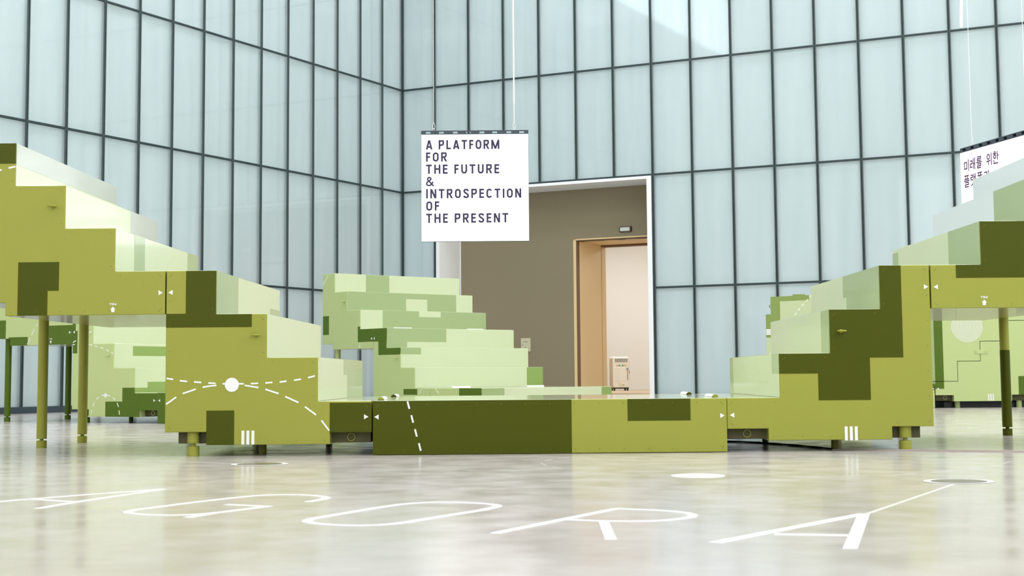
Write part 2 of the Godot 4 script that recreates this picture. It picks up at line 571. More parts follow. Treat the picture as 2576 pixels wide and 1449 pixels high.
func plat(called: String, label: String, group: String, at: Vector3, turn: float, x0: float, x1: float, depth: float, mats: Dictionary, y0 := 0.004, back0 := 0.0, back1 := 0.0) -> Module:
	var m := Module.new()
	m.root = thing(called, label, "seating", group, at, turn)
	m.s = 1.0
	m.depth = depth
	m.mats = mats
	m.outline = rect(x0, y0, x1, HP)
	var g := Geo.new()
	var plan := PackedVector2Array([Vector2(x0 + 0.002, 0.012), Vector2(x1 - 0.002, 0.012), Vector2(x1 - 0.002 + back1, depth), Vector2(x0 + 0.002 + back0, depth)])
	g.extrude(plan, HP - 0.003, y0, 0.002)
	part("body", g, mats.body, m.root).rotation.x = -PI / 2
	g = Geo.new()
	g.extrude(m.outline, 0.0, -0.012, 0.005)
	m.panel = part("side_panel", g, mats.side, m.root)
	g = Geo.new()
	g.extrude(PackedVector2Array([plan[0] + Vector2(0.002, 0.001), plan[1] + Vector2(-0.002, 0.001), plan[2] + Vector2(-0.002, -0.004), plan[3] + Vector2(0.002, -0.004)]), HP + 0.002, HP - 0.005, 0.002)
	part("deck", g, M.tread, m.root).rotation.x = -PI / 2
	screws(m)
	return m

# ---------------------------------------------------------------- the room
const LS := 1.18011
const RS := 1.17294
const ROWS := [0.14, 3.116, 6.265, 9.394, 12.52, 15.65]
const HIGH := 19.0

func mullion_mesh(y0: float, y1: float) -> Array:
	var a := Geo.new()
	for s: float in [-1.0, 1.0]:
		var x0: float = 0.009 if s > 0 else -0.037
		a.box(x0, x0 + 0.028, y0, y1, -0.022, 0.012, 0.004)
	var b := Geo.new()
	b.box(-0.009, 0.009, y0, y1, -0.022, -0.01)
	return [a.done(), b.done()]

func mullion(w: Node3D, x: float, y0: float, y1: float) -> void:
	var mm := mullion_mesh(y0, y1)
	var o := part("mullion", mm[0], M.fin, w, Vector3(x, 0, 0))
	part("groove", mm[1], M.groove, o)

func transom(w: Node3D, x0: float, x1: float, y: float) -> void:
	var g := Geo.new()
	g.box(x0, x1, y - 0.028, y + 0.028, -0.022, 0.006, 0.004)
	var o := part("transom", g, M.transom, w)
	g = Geo.new()
	g.box(x0, x1, y - 0.006, y + 0.006, -0.02, 0.012)
	part("transom_rib", g, M.rib, o)

func glass_pane(w: Node3D, x0: float, x1: float, y0: float, y1: float) -> void:
	var g := Geo.new()
	g.extrude(rect(x0 + 0.036, y0 + 0.025, x1 - 0.036, y1 - 0.025), 0.0, -0.012, 0.0, false)
	part("pane", g, M.pane, w)

func slab(parent: Node3D, called: String, x0: float, x1: float, y0: float, y1: float, z0: float, z1: float, mat: Material, ch := 0.0) -> MeshInstance3D:
	var g := Geo.new()
	g.box(x0, x1, y0, y1, z0, z1, ch)
	return part(called, g, mat, parent)

func area(at: Vector3, target: Vector3, size: Vector2, energy: float, c: Color, parent: Node = null, called := "panel_light") -> AreaLight3D:
	var l := AreaLight3D.new()
	l.name = called
	l.area_size = size
	l.light_energy = energy
	l.light_color = c
	l.area_range = 120.0
	l.area_attenuation = 2.0
	l.shadow_enabled = true
	(parent if parent else self).add_child(l, true)
	l.position = at
	var up := Vector3(0, 1, 0) if absf((target - at).normalized().y) < 0.95 else Vector3(0, 0, 1)
	l.look_at_from_position(at, target, up)
	return l

func build_room() -> void:
	var corner := Vector3(-3.29722, 0, -46.36753)
	# floor
	var fl := structure("floor", "polished pale concrete floor with white painted letters, rings and lines", "floor")
	slab(fl, "slab", -60, 60, -0.3, 0.0, -75, 30, M.floor)
	# left curtain wall: x local points to the corner
	var wl := structure("wall_left", "tall glass curtain wall of narrow milky panes left of the corner", "wall")
	wl.position = corner
	wl.rotation.y = 1.08596
	var lx := func(i: int) -> float: return -(i * LS - 0.0494) if i > 0 else 0.0
	var nl := 18
	for r in 5:
		for i in nl:
			glass_pane(wl, lx.call(i + 1), lx.call(i), ROWS[r], ROWS[r + 1])
		transom(wl, lx.call(nl), 0.0, ROWS[r + 1])
	for i in range(1, nl + 1):
		mullion(wl, lx.call(i), 0.1, 15.68)
	slab(wl, "corner_post", -0.03, 0.03, 0.0, 15.68, -0.03, 0.03, M.transom)
	slab(wl, "sill", lx.call(nl), -0.03, 0.0, 0.14, -0.13, 0.02, M.sill, 0.004)
	slab(wl, "backing", -50.0, 0.0, 0.0, 15.68, -0.4, -0.09, M.back)
	slab(wl, "upper_wall", -50.0, 0.0, 18.6, HIGH, -0.4, 0.0, M.plaster)
	slab(wl, "upper_wall", -15.9, 0.0, 15.68, 18.6, -0.4, 0.0, M.plaster)
	slab(wl, "upper_wall", -50.0, -30.0, 15.68, 18.6, -0.4, 0.0, M.plaster)
	slab(wl, "lower_wall", -50.0, lx.call(nl), 0.0, 15.68, -0.13, 0.0, M.plaster)
	# clerestory with a sheer pleated curtain
	var wc := structure("window_1", "clerestory window with a sheer pleated curtain", "window")
	wc.position = corner
	wc.rotation.y = 1.08596
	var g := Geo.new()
	var dim_fold := Geo.new()
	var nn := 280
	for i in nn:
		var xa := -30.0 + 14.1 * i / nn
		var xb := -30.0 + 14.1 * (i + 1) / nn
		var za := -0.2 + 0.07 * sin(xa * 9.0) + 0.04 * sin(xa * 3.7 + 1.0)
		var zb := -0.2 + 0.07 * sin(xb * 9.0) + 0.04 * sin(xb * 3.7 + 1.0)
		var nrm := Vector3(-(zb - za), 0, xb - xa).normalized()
		(dim_fold if sin(xa * 9.0 + 0.8) + 0.5 * sin(xa * 3.7) < -0.55 else g).quad(Vector3(xa, 15.68, za), Vector3(xb, 15.68, zb), Vector3(xb, 18.6, zb), Vector3(xa, 18.6, za), nrm)
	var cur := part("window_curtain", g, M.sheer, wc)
	part("curtain_fold", dim_fold, M.sheer_dim, cur)
	slab(wc, "window_back", -30.0, -15.9, 15.68, 18.6, -0.5, -0.4, M.plaster)
	var wlight := area(Vector3(-23, 17.1, 0.1), Vector3(-23, 17.1, 5), Vector2(14, 2.8), 6.0, Color(0.9, 0.97, 1.0), wc, "daylight_area")
	wlight.transform = Transform3D(Basis(Vector3(0, 1, 0), PI), Vector3(-23, 17.1, 0.1))

	# right curtain wall with the tall gallery opening
	var wr := structure("wall_right", "tall glass curtain wall of narrow milky panes right of the corner", "wall")
	wr.position = corner
	wr.rotation.y = -0.48455
	var rx := func(i: int) -> float: return 1.12609 + (i - 1) * RS if i > 0 else 0.0
	var nr := 20
	for r in 5:
		for i in nr:
			if i >= 1 and i < 7 and r < 2:
				continue
			glass_pane(wr, rx.call(i), rx.call(i + 1), ROWS[r], ROWS[r + 1])
		if r == 0:
			transom(wr, 0.0, rx.call(1), ROWS[1])
			transom(wr, rx.call(7), rx.call(nr), ROWS[1])
		else:
			transom(wr, 0.0, rx.call(nr), ROWS[r + 1])
	for i in range(1, nr + 1):
		mullion(wr, rx.call(i), 6.25 if i > 1 and i < 7 else 0.1, 15.68)
	var x0: float = rx.call(1)
	var x1: float = rx.call(7)
	slab(wr, "sill", 0.03, x0, 0.0, 0.14, -0.13, 0.02, M.sill, 0.004)
	slab(wr, "sill", x1, rx.call(nr), 0.0, 0.14, -0.13, 0.02, M.sill, 0.004)
	slab(wr, "backing", -0.4, x0, 0.0, 6.27, -0.4, -0.09, M.back)
	slab(wr, "backing", x1, 34.0, 0.0, 6.27, -0.4, -0.09, M.back)
	slab(wr, "backing", -0.4, 34.0, 6.27, 15.68, -0.4, -0.09, M.back)
	slab(wr, "upper_wall", -0.4, 34.0, 15.68, HIGH, -0.4, 0.0, M.plaster)
	slab(wr, "lower_wall", rx.call(nr), 34.0, 0.0, 15.68, -0.13, 0.0, M.plaster)
	# opening: white lining, taupe lobby wall, beech-lined inner doorway
	var dr := structure("door_1", "tall white framed opening to a taupe lobby wall with an inner doorway", "doorway")
	dr.position = corner
	dr.rotation.y = -0.48455
	var il := 1.287
	var ir := 7.979
	var it := 6.158
	slab(dr, "door_frame", x0 + 0.045, il, 0.0, 6.24, -1.25, 0.02, M.frame_white, 0.004)
	slab(dr, "door_frame", ir, x1 - 0.045, 0.0, 6.24, -1.25, 0.02, M.frame_white, 0.004)
	slab(dr, "door_frame", il, ir, it, 6.24, -1.25, 0.02, M.frame_white, 0.004)
	slab(dr, "corner_bead", il - 0.002, il + 0.02, 0.0, it, -1.252, -1.235, M.frame_white)
	slab(dr, "lobby_wall", -0.6, 5.2, 0.0, 6.6, -1.6, -1.25, M.taupe)
	slab(dr, "lobby_wall", 7.72, 9.2, 0.0, 6.6, -1.6, -1.25, M.taupe)
	slab(dr, "lobby_wall", 5.2, 7.72, 4.634, 6.6, -1.6, -1.25, M.taupe)
	slab(dr, "lobby_wall", -0.6, 9.2, 6.24, 6.6, -1.3, -0.4, M.plaster)
	slab(dr, "casing", 5.1, 5.19, 0.0, 4.7, -1.3, -1.235, M.beech, 0.004)
	slab(dr, "casing", 5.1, 7.78, 4.66, 4.7, -1.3, -1.235, M.beech, 0.004)
	slab(dr, "shadow_gap", 5.19, 5.225, 0.0, 4.65, -1.4, -1.25, M.beech_dark)
	slab(dr, "shadow_gap", 5.19, 7.72, 4.634, 4.66, -1.4, -1.25, M.beech_dark)
	slab(dr, "jamb", 5.0, 5.215, 0.0, 4.64, -2.95, -1.3, M.beech)
	slab(dr, "jamb", 5.0, 5.23, 0.0, 4.6, -3.25, -2.98, M.beech)
	slab(dr, "jamb", 7.72, 7.95, 0.0, 4.64, -3.25, -1.3, M.beech)
	slab(dr, "soffit", 5.2, 7.72, 4.634, 4.9, -2.95, -1.4, M.beech)
	slab(dr, "head_track", 5.2, 7.72, 4.58, 4.9, -3.25, -2.95, M.beech_dark)
	# inner gallery
	var gal := structure("wall_gallery", "bright cream wall of the room beyond the inner doorway", "wall")
	gal.position = corner
	gal.rotation.y = -0.48455
	slab(gal, "floor_step", -8, 14, 0.0, 0.16, -14.0, -3.25, M.timber)
	slab(gal, "far_wall", -8, 14, 0.0, 6.4, -14.3, -14.0, M.cream)
	slab(gal, "side_wall", -8.3, -8, 0.0, 6.4, -14.3, -3.25, M.cream)
	slab(gal, "side_wall", 14, 14.3, 0.0, 6.4, -14.3, -3.25, M.cream)
	slab(gal, "near_wall", -8, 5.0, 0.0, 6.4, -3.25, -3.1, M.cream)
	slab(gal, "near_wall", 7.95, 14, 0.0, 6.4, -3.25, -3.1, M.cream)
	slab(gal, "near_wall", 5.0, 7.95, 4.9, 6.4, -3.25, -3.1, M.cream)
	slab(gal, "roof", -8.3, 14.3, 6.4, 6.7, -14.3, -3.1, M.ceiling)
	slab(gal, "skirting", -8, 14, 0.16, 0.24, -14.0, -13.985, M.cream, 0.003)
	# the rest of the hall, out of view; the window rows are added
	var wo := structure("wall_far_right")
	wo.position = corner
	wo.rotation.y = -0.48455
	slab(wo, "plaster", 34.0, 34.4, 0.0, HIGH, -0.4, 50.4, M.plaster)
	var wb := structure("wall_back")
	wb.position = corner
	wb.rotation.y = -0.48455
	slab(wb, "plaster", -0.4, 34.4, 0.0, HIGH, 50.0, 50.4, M.plaster)
	var ce := structure("ceiling")
	ce.position = corner
	ce.rotation.y = -0.48455
	slab(ce, "slab", -0.4, 34.4, HIGH, HIGH + 0.4, -0.4, 50.4, M.ceiling)
	var w2 := structure("window_2", "added row of glowing window panels on the wall behind the viewer", "window")
	w2.position = corner
	w2.rotation.y = -0.48455
	for i in 6:  # invented glowing windows that light the upright faces from behind
		var xw := 3.0 + i * 5.0
		slab(w2, "glow_pane", xw, xw + 4.4, 2.0, 12.0, 49.9, 49.98, M.day)
		slab(w2, "glow_pane_frame", xw - 0.3, xw, 1.8, 12.2, 49.85, 50.0, M.fin)
	var l2 := area(Vector3.ZERO, Vector3(0, 0, -1), Vector2(29.4, 10), REAR * 6.0, FILL_C, w2, "daylight_area")
	l2.transform = Transform3D(Basis.IDENTITY, Vector3(17.7, 7.0, 49.8))
	var w3 := structure("window_3", "added row of glowing window panels on the far right wall, out of view", "window")
	w3.position = corner
	w3.rotation.y = -0.48455
	for i in 6:  # second invented row, brightening the hall from the right
		var zw := 14.0 + i * 5.5
		slab(w3, "glow_pane", 33.9, 33.98, 4.0, 13.0, zw, zw + 4.8, M.day)
		slab(w3, "glow_pane_frame", 33.85, 34.0, 3.8, 13.2, zw - 0.3, zw, M.fin)

	var l3 := area(Vector3.ZERO, Vector3(0, 0, -1), Vector2(32.3, 9), SIDE * 6.0, FILL_C, w3, "daylight_area")
	l3.transform = Transform3D(Basis(Vector3(0, 1, 0), PI / 2), Vector3(33.8, 8.5, 30.2))

func build_floor_marks() -> void:
	var fl: Node3D = get_node("floor")
	var pen := func(called: String, lines: Array, w: float, label: String, mat: Material, lift: float) -> void:
		var g := Geo.new()
		for l: Array in lines:
			g.stroke(flat(l), w, lift, 0.0002)
		var o := part(called, g, mat, fl)
		o.rotation.x = -PI / 2
		if label:
			o.set_meta("label", label)
	pen.call("painted_letter", [[-3.30, 8.63, -2.993, 9.068, -2.632, 9.54, -2.245, 9.985], [-2.615, 8.55, -2.522, 9.001, -2.243, 9.985], [-2.863, 9.227, -2.519, 8.991]], 0.05, "white floor letter A at the left edge", M.floor_paint, 0.0015)
	pen.call("painted_letter", [[-1.175, 8.86, -1.107, 9.043, -1.099, 9.158, -1.135, 9.25, -1.20, 9.33, -1.29, 9.40, -1.385, 9.42, -1.47, 9.41, -1.55, 9.36, -1.668, 9.19, -1.827, 8.90, -1.963, 8.60, -2.046, 8.41, -2.058, 8.30, -2.03, 8.22, -1.965, 8.15, -1.89, 8.10, -1.797, 8.07, -1.70, 8.08, -1.63, 8.12, -1.578, 8.18, -1.465, 8.37, -1.349, 8.60], [-1.611, 8.722, -1.349, 8.567], [-1.574, 8.18, -1.66, 7.93]], 0.05, "white floor letter G", M.floor_paint, 0.0015)
	pen.call("painted_letter", [[-1.025, 7.70, -1.009, 7.81, -0.902, 8.06, -0.749, 8.41, -0.64, 8.62, -0.572, 8.70, -0.50, 8.75, -0.426, 8.765, -0.34, 8.75, -0.274, 8.72, -0.20, 8.67, -0.13, 8.60, -0.092, 8.52, -0.09, 8.43], [-0.09, 8.44, -0.164, 8.24, -0.298, 8.0, -0.463, 7.69, -0.53, 7.56, -0.59, 7.49, -0.66, 7.445, -0.74, 7.43, -0.834, 7.455, -0.91, 7.50, -0.97, 7.56, -1.01, 7.63, -1.025, 7.71]], 0.05, "white floor letter O", M.floor_paint, 0.0015)
	pen.call("painted_letter", [[-0.09, 7.01, 0.541, 8.25], [0.53, 8.25, 0.734, 8.14, 0.82, 8.06, 0.88, 7.95, 0.90, 7.85, 0.88, 7.74, 0.82, 7.65, 0.74, 7.57, 0.66, 7.535, 0.56, 7.53, 0.47, 7.545, 0.4, 7.57, 0.251, 7.65], [0.432, 7.53, 0.414, 6.71]], 0.05, "white floor letter R", M.floor_paint, 0.0015)
	pen.call("painted_letter", [[0.84, 6.55, 1.755, 7.83], [1.35, 6.29, 1.755, 7.83], [1.143, 6.869, 1.456, 6.799]], 0.058, "white floor letter A nearest the right side", M.floor_paint, 0.0015)
	pen.call("painted_line", [[1.755, 7.80, 2.78, 9.85]], 0.022, "", M.floor_line, 0.001)
	pen.call("painted_line", [[-4.95, 14.75, -2.324, 12.89]], 0.018, "", M.floor_line, 0.001)
	pen.call("painted_line", [[-7.6, 21.2, -6.511, 22.875, -5.488, 24.543]], 0.02, "", M.floor_line, 0.001)
	pen.call("painted_line", [[-6.9, 21.2, -4.285, 19.602, -3.2, 18.95]], 0.02, "", M.floor_line, 0.001)
	pen.call("painted_line", [[-6.75, 20.17, -4.03, 18.436, -2.6, 17.52]], 0.02, "", M.floor_line, 0.001)
	pen.call("painted_line", [[-8.4, 24.5, -7.3, 24.46]], 0.05, "", M.floor_line, 0.001)
	for d: Array in [[0.384, 13.351, 0.472, 13.474], [0.261, 12.949, 0.325, 13.181], [0.219, 12.648, 0.255, 12.251], [0.299, 12.058, 0.355, 11.869], [1.917, 10.727, 2.089, 10.718], [2.276, 10.746, 2.453, 10.762], [2.637, 10.804, 2.823, 10.913], [2.95, 11.02, 3.133, 11.146], [3.289, 11.267, 3.469, 11.462], [3.57, 11.644, 3.669, 11.818], [3.771, 11.997, 3.916, 12.277]]:
		pen.call("painted_dash", [d], 0.014, "", M.floor_faint, 0.001)
	# white disc
	var p := PackedVector2Array()
	for i in 48:
		p.append(Vector2(1.285 + 0.187 * cos(TAU * i / 48), 10.87 + 0.235 * sin(TAU * i / 48)))
	var g := Geo.new()
	g.extrude(p, 0.0015, 0.0002, 0.0, false)
	var o := part("painted_disc", g, M.floor_paint, fl)
	o.rotation.x = -PI / 2
	# ringed floor outlets
	for c: Array in [[-2.09, 12.79, 0.235], [2.885, 10.1, 0.225]]:
		var ring := Geo.new()
		var n := 56
		for i in n:
			var t0 := TAU * i / n
			var t1 := TAU * (i + 1) / n
			var e0 := Vector3(cos(t0), sin(t0), 0)
			var e1 := Vector3(cos(t1), sin(t1), 0)
			var b := Vector3(c[0], c[1], 0.0018)
			ring.quad(b + e0 * (c[2] - 0.045), b + e1 * (c[2] - 0.045), b + e1 * c[2], b + e0 * c[2], Vector3(0, 0, 1))
		o = part("painted_ring", ring, M.floor_paint, fl)
		o.rotation.x = -PI / 2
		var lid := Geo.new()
		lid.tube(Vector3(c[0], 0.0005, -c[1]), Vector3(c[0], 0.004, -c[1]), c[2] - 0.05, c[2] - 0.055, 40)
		part("outlet_lid", lid, M.lid, o).rotation.x = PI / 2

# ---------------------------------------------------------------- furniture groups
func near_left() -> void:
	var at := Vector3(-1.77458, 0, -14.06948)
	var tn := -0.02319
	var grp := "painted step modules"
	var ma := {"side": M.olive, "body": M.olive_gloss, "riser": M.pale, "leg": M.olive, "screw": M.screw, "sleeve": M.dark}
	var m := module("stair_module", "olive stepped seat with dark patches and a white dot on dashed curves", grp, "lower", -1, at, tn, 3.33, ma)
	side_patch(m, M.dark, flat([-1.41, 1.296, -1.214, 1.296, -1.214, 1.72, -0.92, 1.72, -0.93, 1.29, -0.607, 1.29, -0.607, 1.17, -1.41, 1.17]))
	side_patch(m, M.dark, rect(-1.0145, 0.09, -0.761, 0.414))
	side_patch(m, M.dark, rect(0.109, 0.2, 0.5, 0.476))
	for d: Array in [[-1.382, 0.709, -1.322, 0.699], [-1.261, 0.687, -1.194, 0.679], [-1.131, 0.675, -1.064, 0.669], [-1.0, 0.664, -0.933, 0.66], [-0.87, 0.656, -0.675, 0.654], [-0.612, 0.655, -0.545, 0.658], [-0.479, 0.66, -0.414, 0.665], [-0.349, 0.667, -0.285, 0.675], [-0.218, 0.682, -0.154, 0.692], [-0.09, 0.704, -0.027, 0.721], [-1.384, 0.474, -1.292, 0.539], [-1.234, 0.57, -1.114, 0.609], [-0.668, 0.64, -0.541, 0.619], [-0.479, 0.603, -0.357, 0.563], [-0.297, 0.536, -0.176, 0.481], [-0.117, 0.443, -0.016, 0.368], [0.033, 0.319, 0.105, 0.225]]:
		dash(m, d[0], d[1], d[2], d[3])
	dash(m, -1.051, 0.626, -0.99, 0.636)
	dash(m, -0.995, 0.6355, -0.926, 0.642)
	dot(m, -0.785, 0.646, 0.064)
	stripes(m, -0.694, 0.106, 0.231)
	arrow(m, -1.376, 1.492, -1)
	arrow(m, 0.461, 0.348, 1)
	lifting_ring(m, -0.563, 1.095, M.olive)
	riser_patch(m, 2, M.sage, [0, 1.28, 0.99, 1.28, 0.99, 1.7, 0, 1.7])
	riser_patch(m, 2, M.sage, [2.73, 1.28, 3.4, 1.28, 3.4, 1.46, 2.73, 1.46])
	riser_patch(m, 0, M.sage, [1.745, 0.9, 3.4, 0.9, 3.4, 0.48, 2.026, 0.48, 2.026, 0.732, 1.745, 0.732])

	m = module("raised_stair_module", "olive upper seat on tall legs at the left frame edge, with dark block patch", grp, "raised", -1, at, tn, 3.33, ma)
	side_patch(m, M.dark, rect(-3.4, 2.698, -2.79, 2.9))
	side_patch(m, M.dark, flat([-2.766, 1.782, -2.387, 1.782, -2.387, 1.517, -2.49, 1.517, -2.49, 1.28, -2.766, 1.28]))
	dash(m, -2.875, 2.657, -2.812, 2.67)
	dash(m, -2.997, 2.628, -2.939, 2.641)
	arrow(m, -1.426, 1.491, 1)
	pull_mark(m, -1.885, 1.4)
	lifting_ring(m, -2.447, 2.295, M.olive)
	riser_patch(m, 4, M.sage, [0.65, 1.6, 1.034, 1.6, 1.034, 2.1, 0.65, 2.1])
	riser_patch(m, 4, M.sage, [2.83, 1.6, 3.4, 1.6, 3.4, 2.1, 2.83, 2.1])
	riser_patch(m, 5, M.ash, [2.217, 2.0, 3.4, 2.0, 3.4, 2.5, 2.217, 2.5])
	riser_patch(m, 6, M.ash, [0, 2.69, 3.4, 2.69, 3.4, 2.9, 0, 2.9])
	leg(m, -3.185, -2.02, 1.412)
	leg(m, -3.13, -3.24, 1.412)
	leg(m, -1.9, -3.24, 1.294)

func near_platform() -> void:
	var ma := {"side": M.olive, "body": M.olive_gloss, "riser": M.pale, "leg": M.olive, "screw": M.screw}
	var m := plat("bench_platform", "low dark and olive platform in front between the two stair wings", "painted step modules", Vector3(-1.27897, 0, -14.07647), 0.0141, 0.004, 3.222, 3.33, ma, 0.004, 0.13, 0.06)
	side_patch(m, M.dark, rect(-0.01, -0.02, 1.808, 0.5))
	side_patch(m, M.dark, rect(2.318, 0.29, 2.891, 0.5))
	for d: Array in [[0.317, 0.483, 0.335, 0.416], [0.352, 0.358, 0.369, 0.291], [0.385, 0.232, 0.402, 0.165], [0.42, 0.106, 0.437, 0.037]]:
		dash(m, d[0], d[1], d[2], d[3], 0.016)
	arrow(m, 0.016, 0.345, -1)
	arrow(m, 3.201, 0.332, 1)
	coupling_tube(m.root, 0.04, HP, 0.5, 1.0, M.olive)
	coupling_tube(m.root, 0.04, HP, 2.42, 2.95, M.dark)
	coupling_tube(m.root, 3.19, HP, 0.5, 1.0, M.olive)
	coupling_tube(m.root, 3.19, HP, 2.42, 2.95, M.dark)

func near_right() -> void:
	var at := Vector3(2.4309, 0, -14.12879)
	var tn := -0.00566
	var grp := "painted step modules"
	var ma := {"side": M.olive, "body": M.olive_gloss, "riser": M.pale, "leg": M.olive, "screw": M.screw, "sleeve": M.dark}
	var m := module("stair_module", "olive stepped seat with a large dark zigzag patch and a foot", grp, "lower", 1, at, tn, 3.33, ma)
	side_patch(m, M.dark, flat([0.93, 1.70, 1.134, 1.70, 1.134, 0.846, 0.828, 0.846, 0.828, 0.462, 0.352, 0.462, 0.352, 0.706, -0.01, 0.706, -0.01, 0.9, 0.46, 0.9, 0.46, 1.3, 0.93, 1.3]))
	stripes(m, 0.581, 0.098, 0.224)
	arrow(m, 1.381, 1.49, 1)
	arrow(m, -0.46, 0.334, -1)
	lifting_ring(m, 0.569, 1.091, M.olive)
	riser_patch(m, 0, M.sage, [3.07, 0.48, 3.4, 0.48, 3.4, 0.9, 3.07, 0.9])
	riser_patch(m, 0, M.sage, [0, 0.706, 0.40, 0.706, 0.40, 0.9, 0, 0.9])
	riser_patch(m, 1, M.sage, [0, 0.8, 0.385, 0.8, 0.385, 1.3, 0, 1.3])
	riser_patch(m, 2, M.sage, [0, 1.28, 1.44, 1.28, 1.44, 1.47, 1.595, 1.47, 1.595, 1.7, 0, 1.7])

	m = module("raised_stair_module", "olive upper seat on a leg at the right frame edge, with wide dark patch", grp, "raised", 1, at, tn, 3.33, ma)
	side_patch(m, M.dark, flat([1.86, 2.1, 2.37, 2.1, 2.62, 2.1, 2.62, 1.568, 1.639, 1.568, 1.639, 1.7, 1.86, 1.7]))
	arrow(m, 1.429, 1.488, -1)
	pull_mark(m, 1.889, 1.4)
	lifting_ring(m, 2.45, 2.3, M.olive)
	riser_patch(m, 4, M.sage, [0, 1.6, 1.05, 1.6, 1.05, 2.1, 0, 2.1])
	riser_patch(m, 4, M.sage, [3.08, 1.6, 3.4, 1.6, 3.4, 2.05, 3.08, 2.05])
	riser_patch(m, 5, M.sage, [0, 2.0, 1.07, 2.0, 1.07, 2.5, 0, 2.5])
	riser_patch(m, 5, M.mist, [1.07, 2.0, 3.4, 2.0, 3.4, 2.5, 1.07, 2.5])
	riser_patch(m, 6, M.mist, [0, 2.4, 3.4, 2.4, 3.4, 2.9, 0, 2.9])
	leg(m, 3.15, -2.02, 1.412, true)
	leg(m, 3.07, -3.24, 1.412, true)
	leg(m, 1.9, -3.24, 1.294)

func centre_group() -> void:
	var at := Vector3(-1.919, 0, -30.1973)
	var tn := -0.8689
	var grp := "painted step modules"
	var ma := {"side": M.leaf, "body": M.leaf_gloss, "riser": M.pale, "leg": M.leaf, "screw": M.screw_leaf, "sleeve": M.moss}
	var m := module("stair_module", "leaf green stepped seat in the middle distance before the gallery opening", grp, "lower", -1, at, tn, 3.33, ma)
	side_patch(m, M.moss, flat([-1.41, 1.70, -0.93, 1.70, -0.944, 1.287, -0.46, 1.287, -0.475, 1.152, -1.223, 1.152, -1.223, 1.425, -1.41, 1.425]))
	side_patch(m, M.moss, rect(-0.369, 0.36, 0.078, 0.473))
	dash(m, 0.137, 0.368, 0.254, 0.478)
	arrow(m, -1.396, 1.49, -1, 0.05)
	lifting_ring(m, -0.581, 1.087, M.leaf)
	riser_patch(m, 2, M.sage, [0, 1.28, 0, 1.7, 1.505, 1.7, 1.505, 1.417, 0.501, 1.417, 0.501, 1.28])
	riser_patch(m, 1, M.sage, [0, 1.155, 0.5025, 1.155, 0.5025, 1.3, 0, 1.3])
	riser_patch(m, 0, M.moss_mid, [2.882, 0.48, 3.4, 0.48, 3.4, 0.9, 2.882, 0.9])
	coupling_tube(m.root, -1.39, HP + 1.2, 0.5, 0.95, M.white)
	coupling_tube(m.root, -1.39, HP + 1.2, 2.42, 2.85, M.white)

	m = module("raised_stair_module", "leaf green upper seat on a thin leg, rising before the left glass wall", grp, "raised", -1, at, tn, 3.33, ma)
	side_patch(m, M.moss, rect(-3.247, 1.604, -3.022, 2.0))
	dash(m, -3.251, 2.667, -3.049, 2.863, 0.02)
	side_patch(m, M.moss, rect(-1.952, 1.428, -1.38, 1.746))
	arrow(m, -1.424, 1.49, 1, 0.05)
	pull_mark(m, -1.885, 1.4)
	lifting_ring(m, -2.441, 2.283, M.leaf)
	riser_patch(m, 6, M.sage, [0.795, 2.48, 1.4035, 2.48, 1.4035, 2.9, 0.795, 2.9])
	riser_patch(m, 5, M.sage, [0, 2.08, 1.51, 2.08, 1.51, 2.369, 2.076, 2.369, 2.076, 2.08, 2.87, 2.08, 2.87, 2.5, 0, 2.5])
	riser_patch(m, 4, M.sage, [0.566, 1.68, 3.4, 1.68, 3.4, 2.1, 2.083, 2.1, 2.083, 1.969, 1.506, 1.969, 1.506, 2.1, 0.566, 2.1])
	leg(m, -3.0, -0.22, 1.412)
	leg(m, -3.0, -1.6, 1.412)
	leg(m, -3.0, -3.1, 1.412)

	m = plat("bench_platform", "short leaf green platform ending before the inner doorway and appliance", grp, at, tn, 0.493, 2.065, 3.33, ma)
	side_patch(m, M.moss, rect(1.396, -0.02, 2.1, 0.5))
	dash(m, 0.665, 0.483, 0.782, 0.371)
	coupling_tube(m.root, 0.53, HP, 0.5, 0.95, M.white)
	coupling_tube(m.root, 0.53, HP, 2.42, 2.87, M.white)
	var g := Geo.new()
	g.box(0.012, 3.326, 0.01, HP - 0.006, -0.002, 0.003, 0.002)
	var e := part("end_panel", g, M.pale, m.root, Vector3(2.065, 0, 0))
	e.rotation.y = PI / 2
	for q: Array in [[0.012, 0.55, M.sage], [3.05, 3.326, M.moss_mid]]:
		g = Geo.new()
		g.extrude(rect(q[0], 0.01, q[1], HP - 0.006), 0.0045, -0.001, 0.0, false)
		part("colour_patch", g, q[2], e)

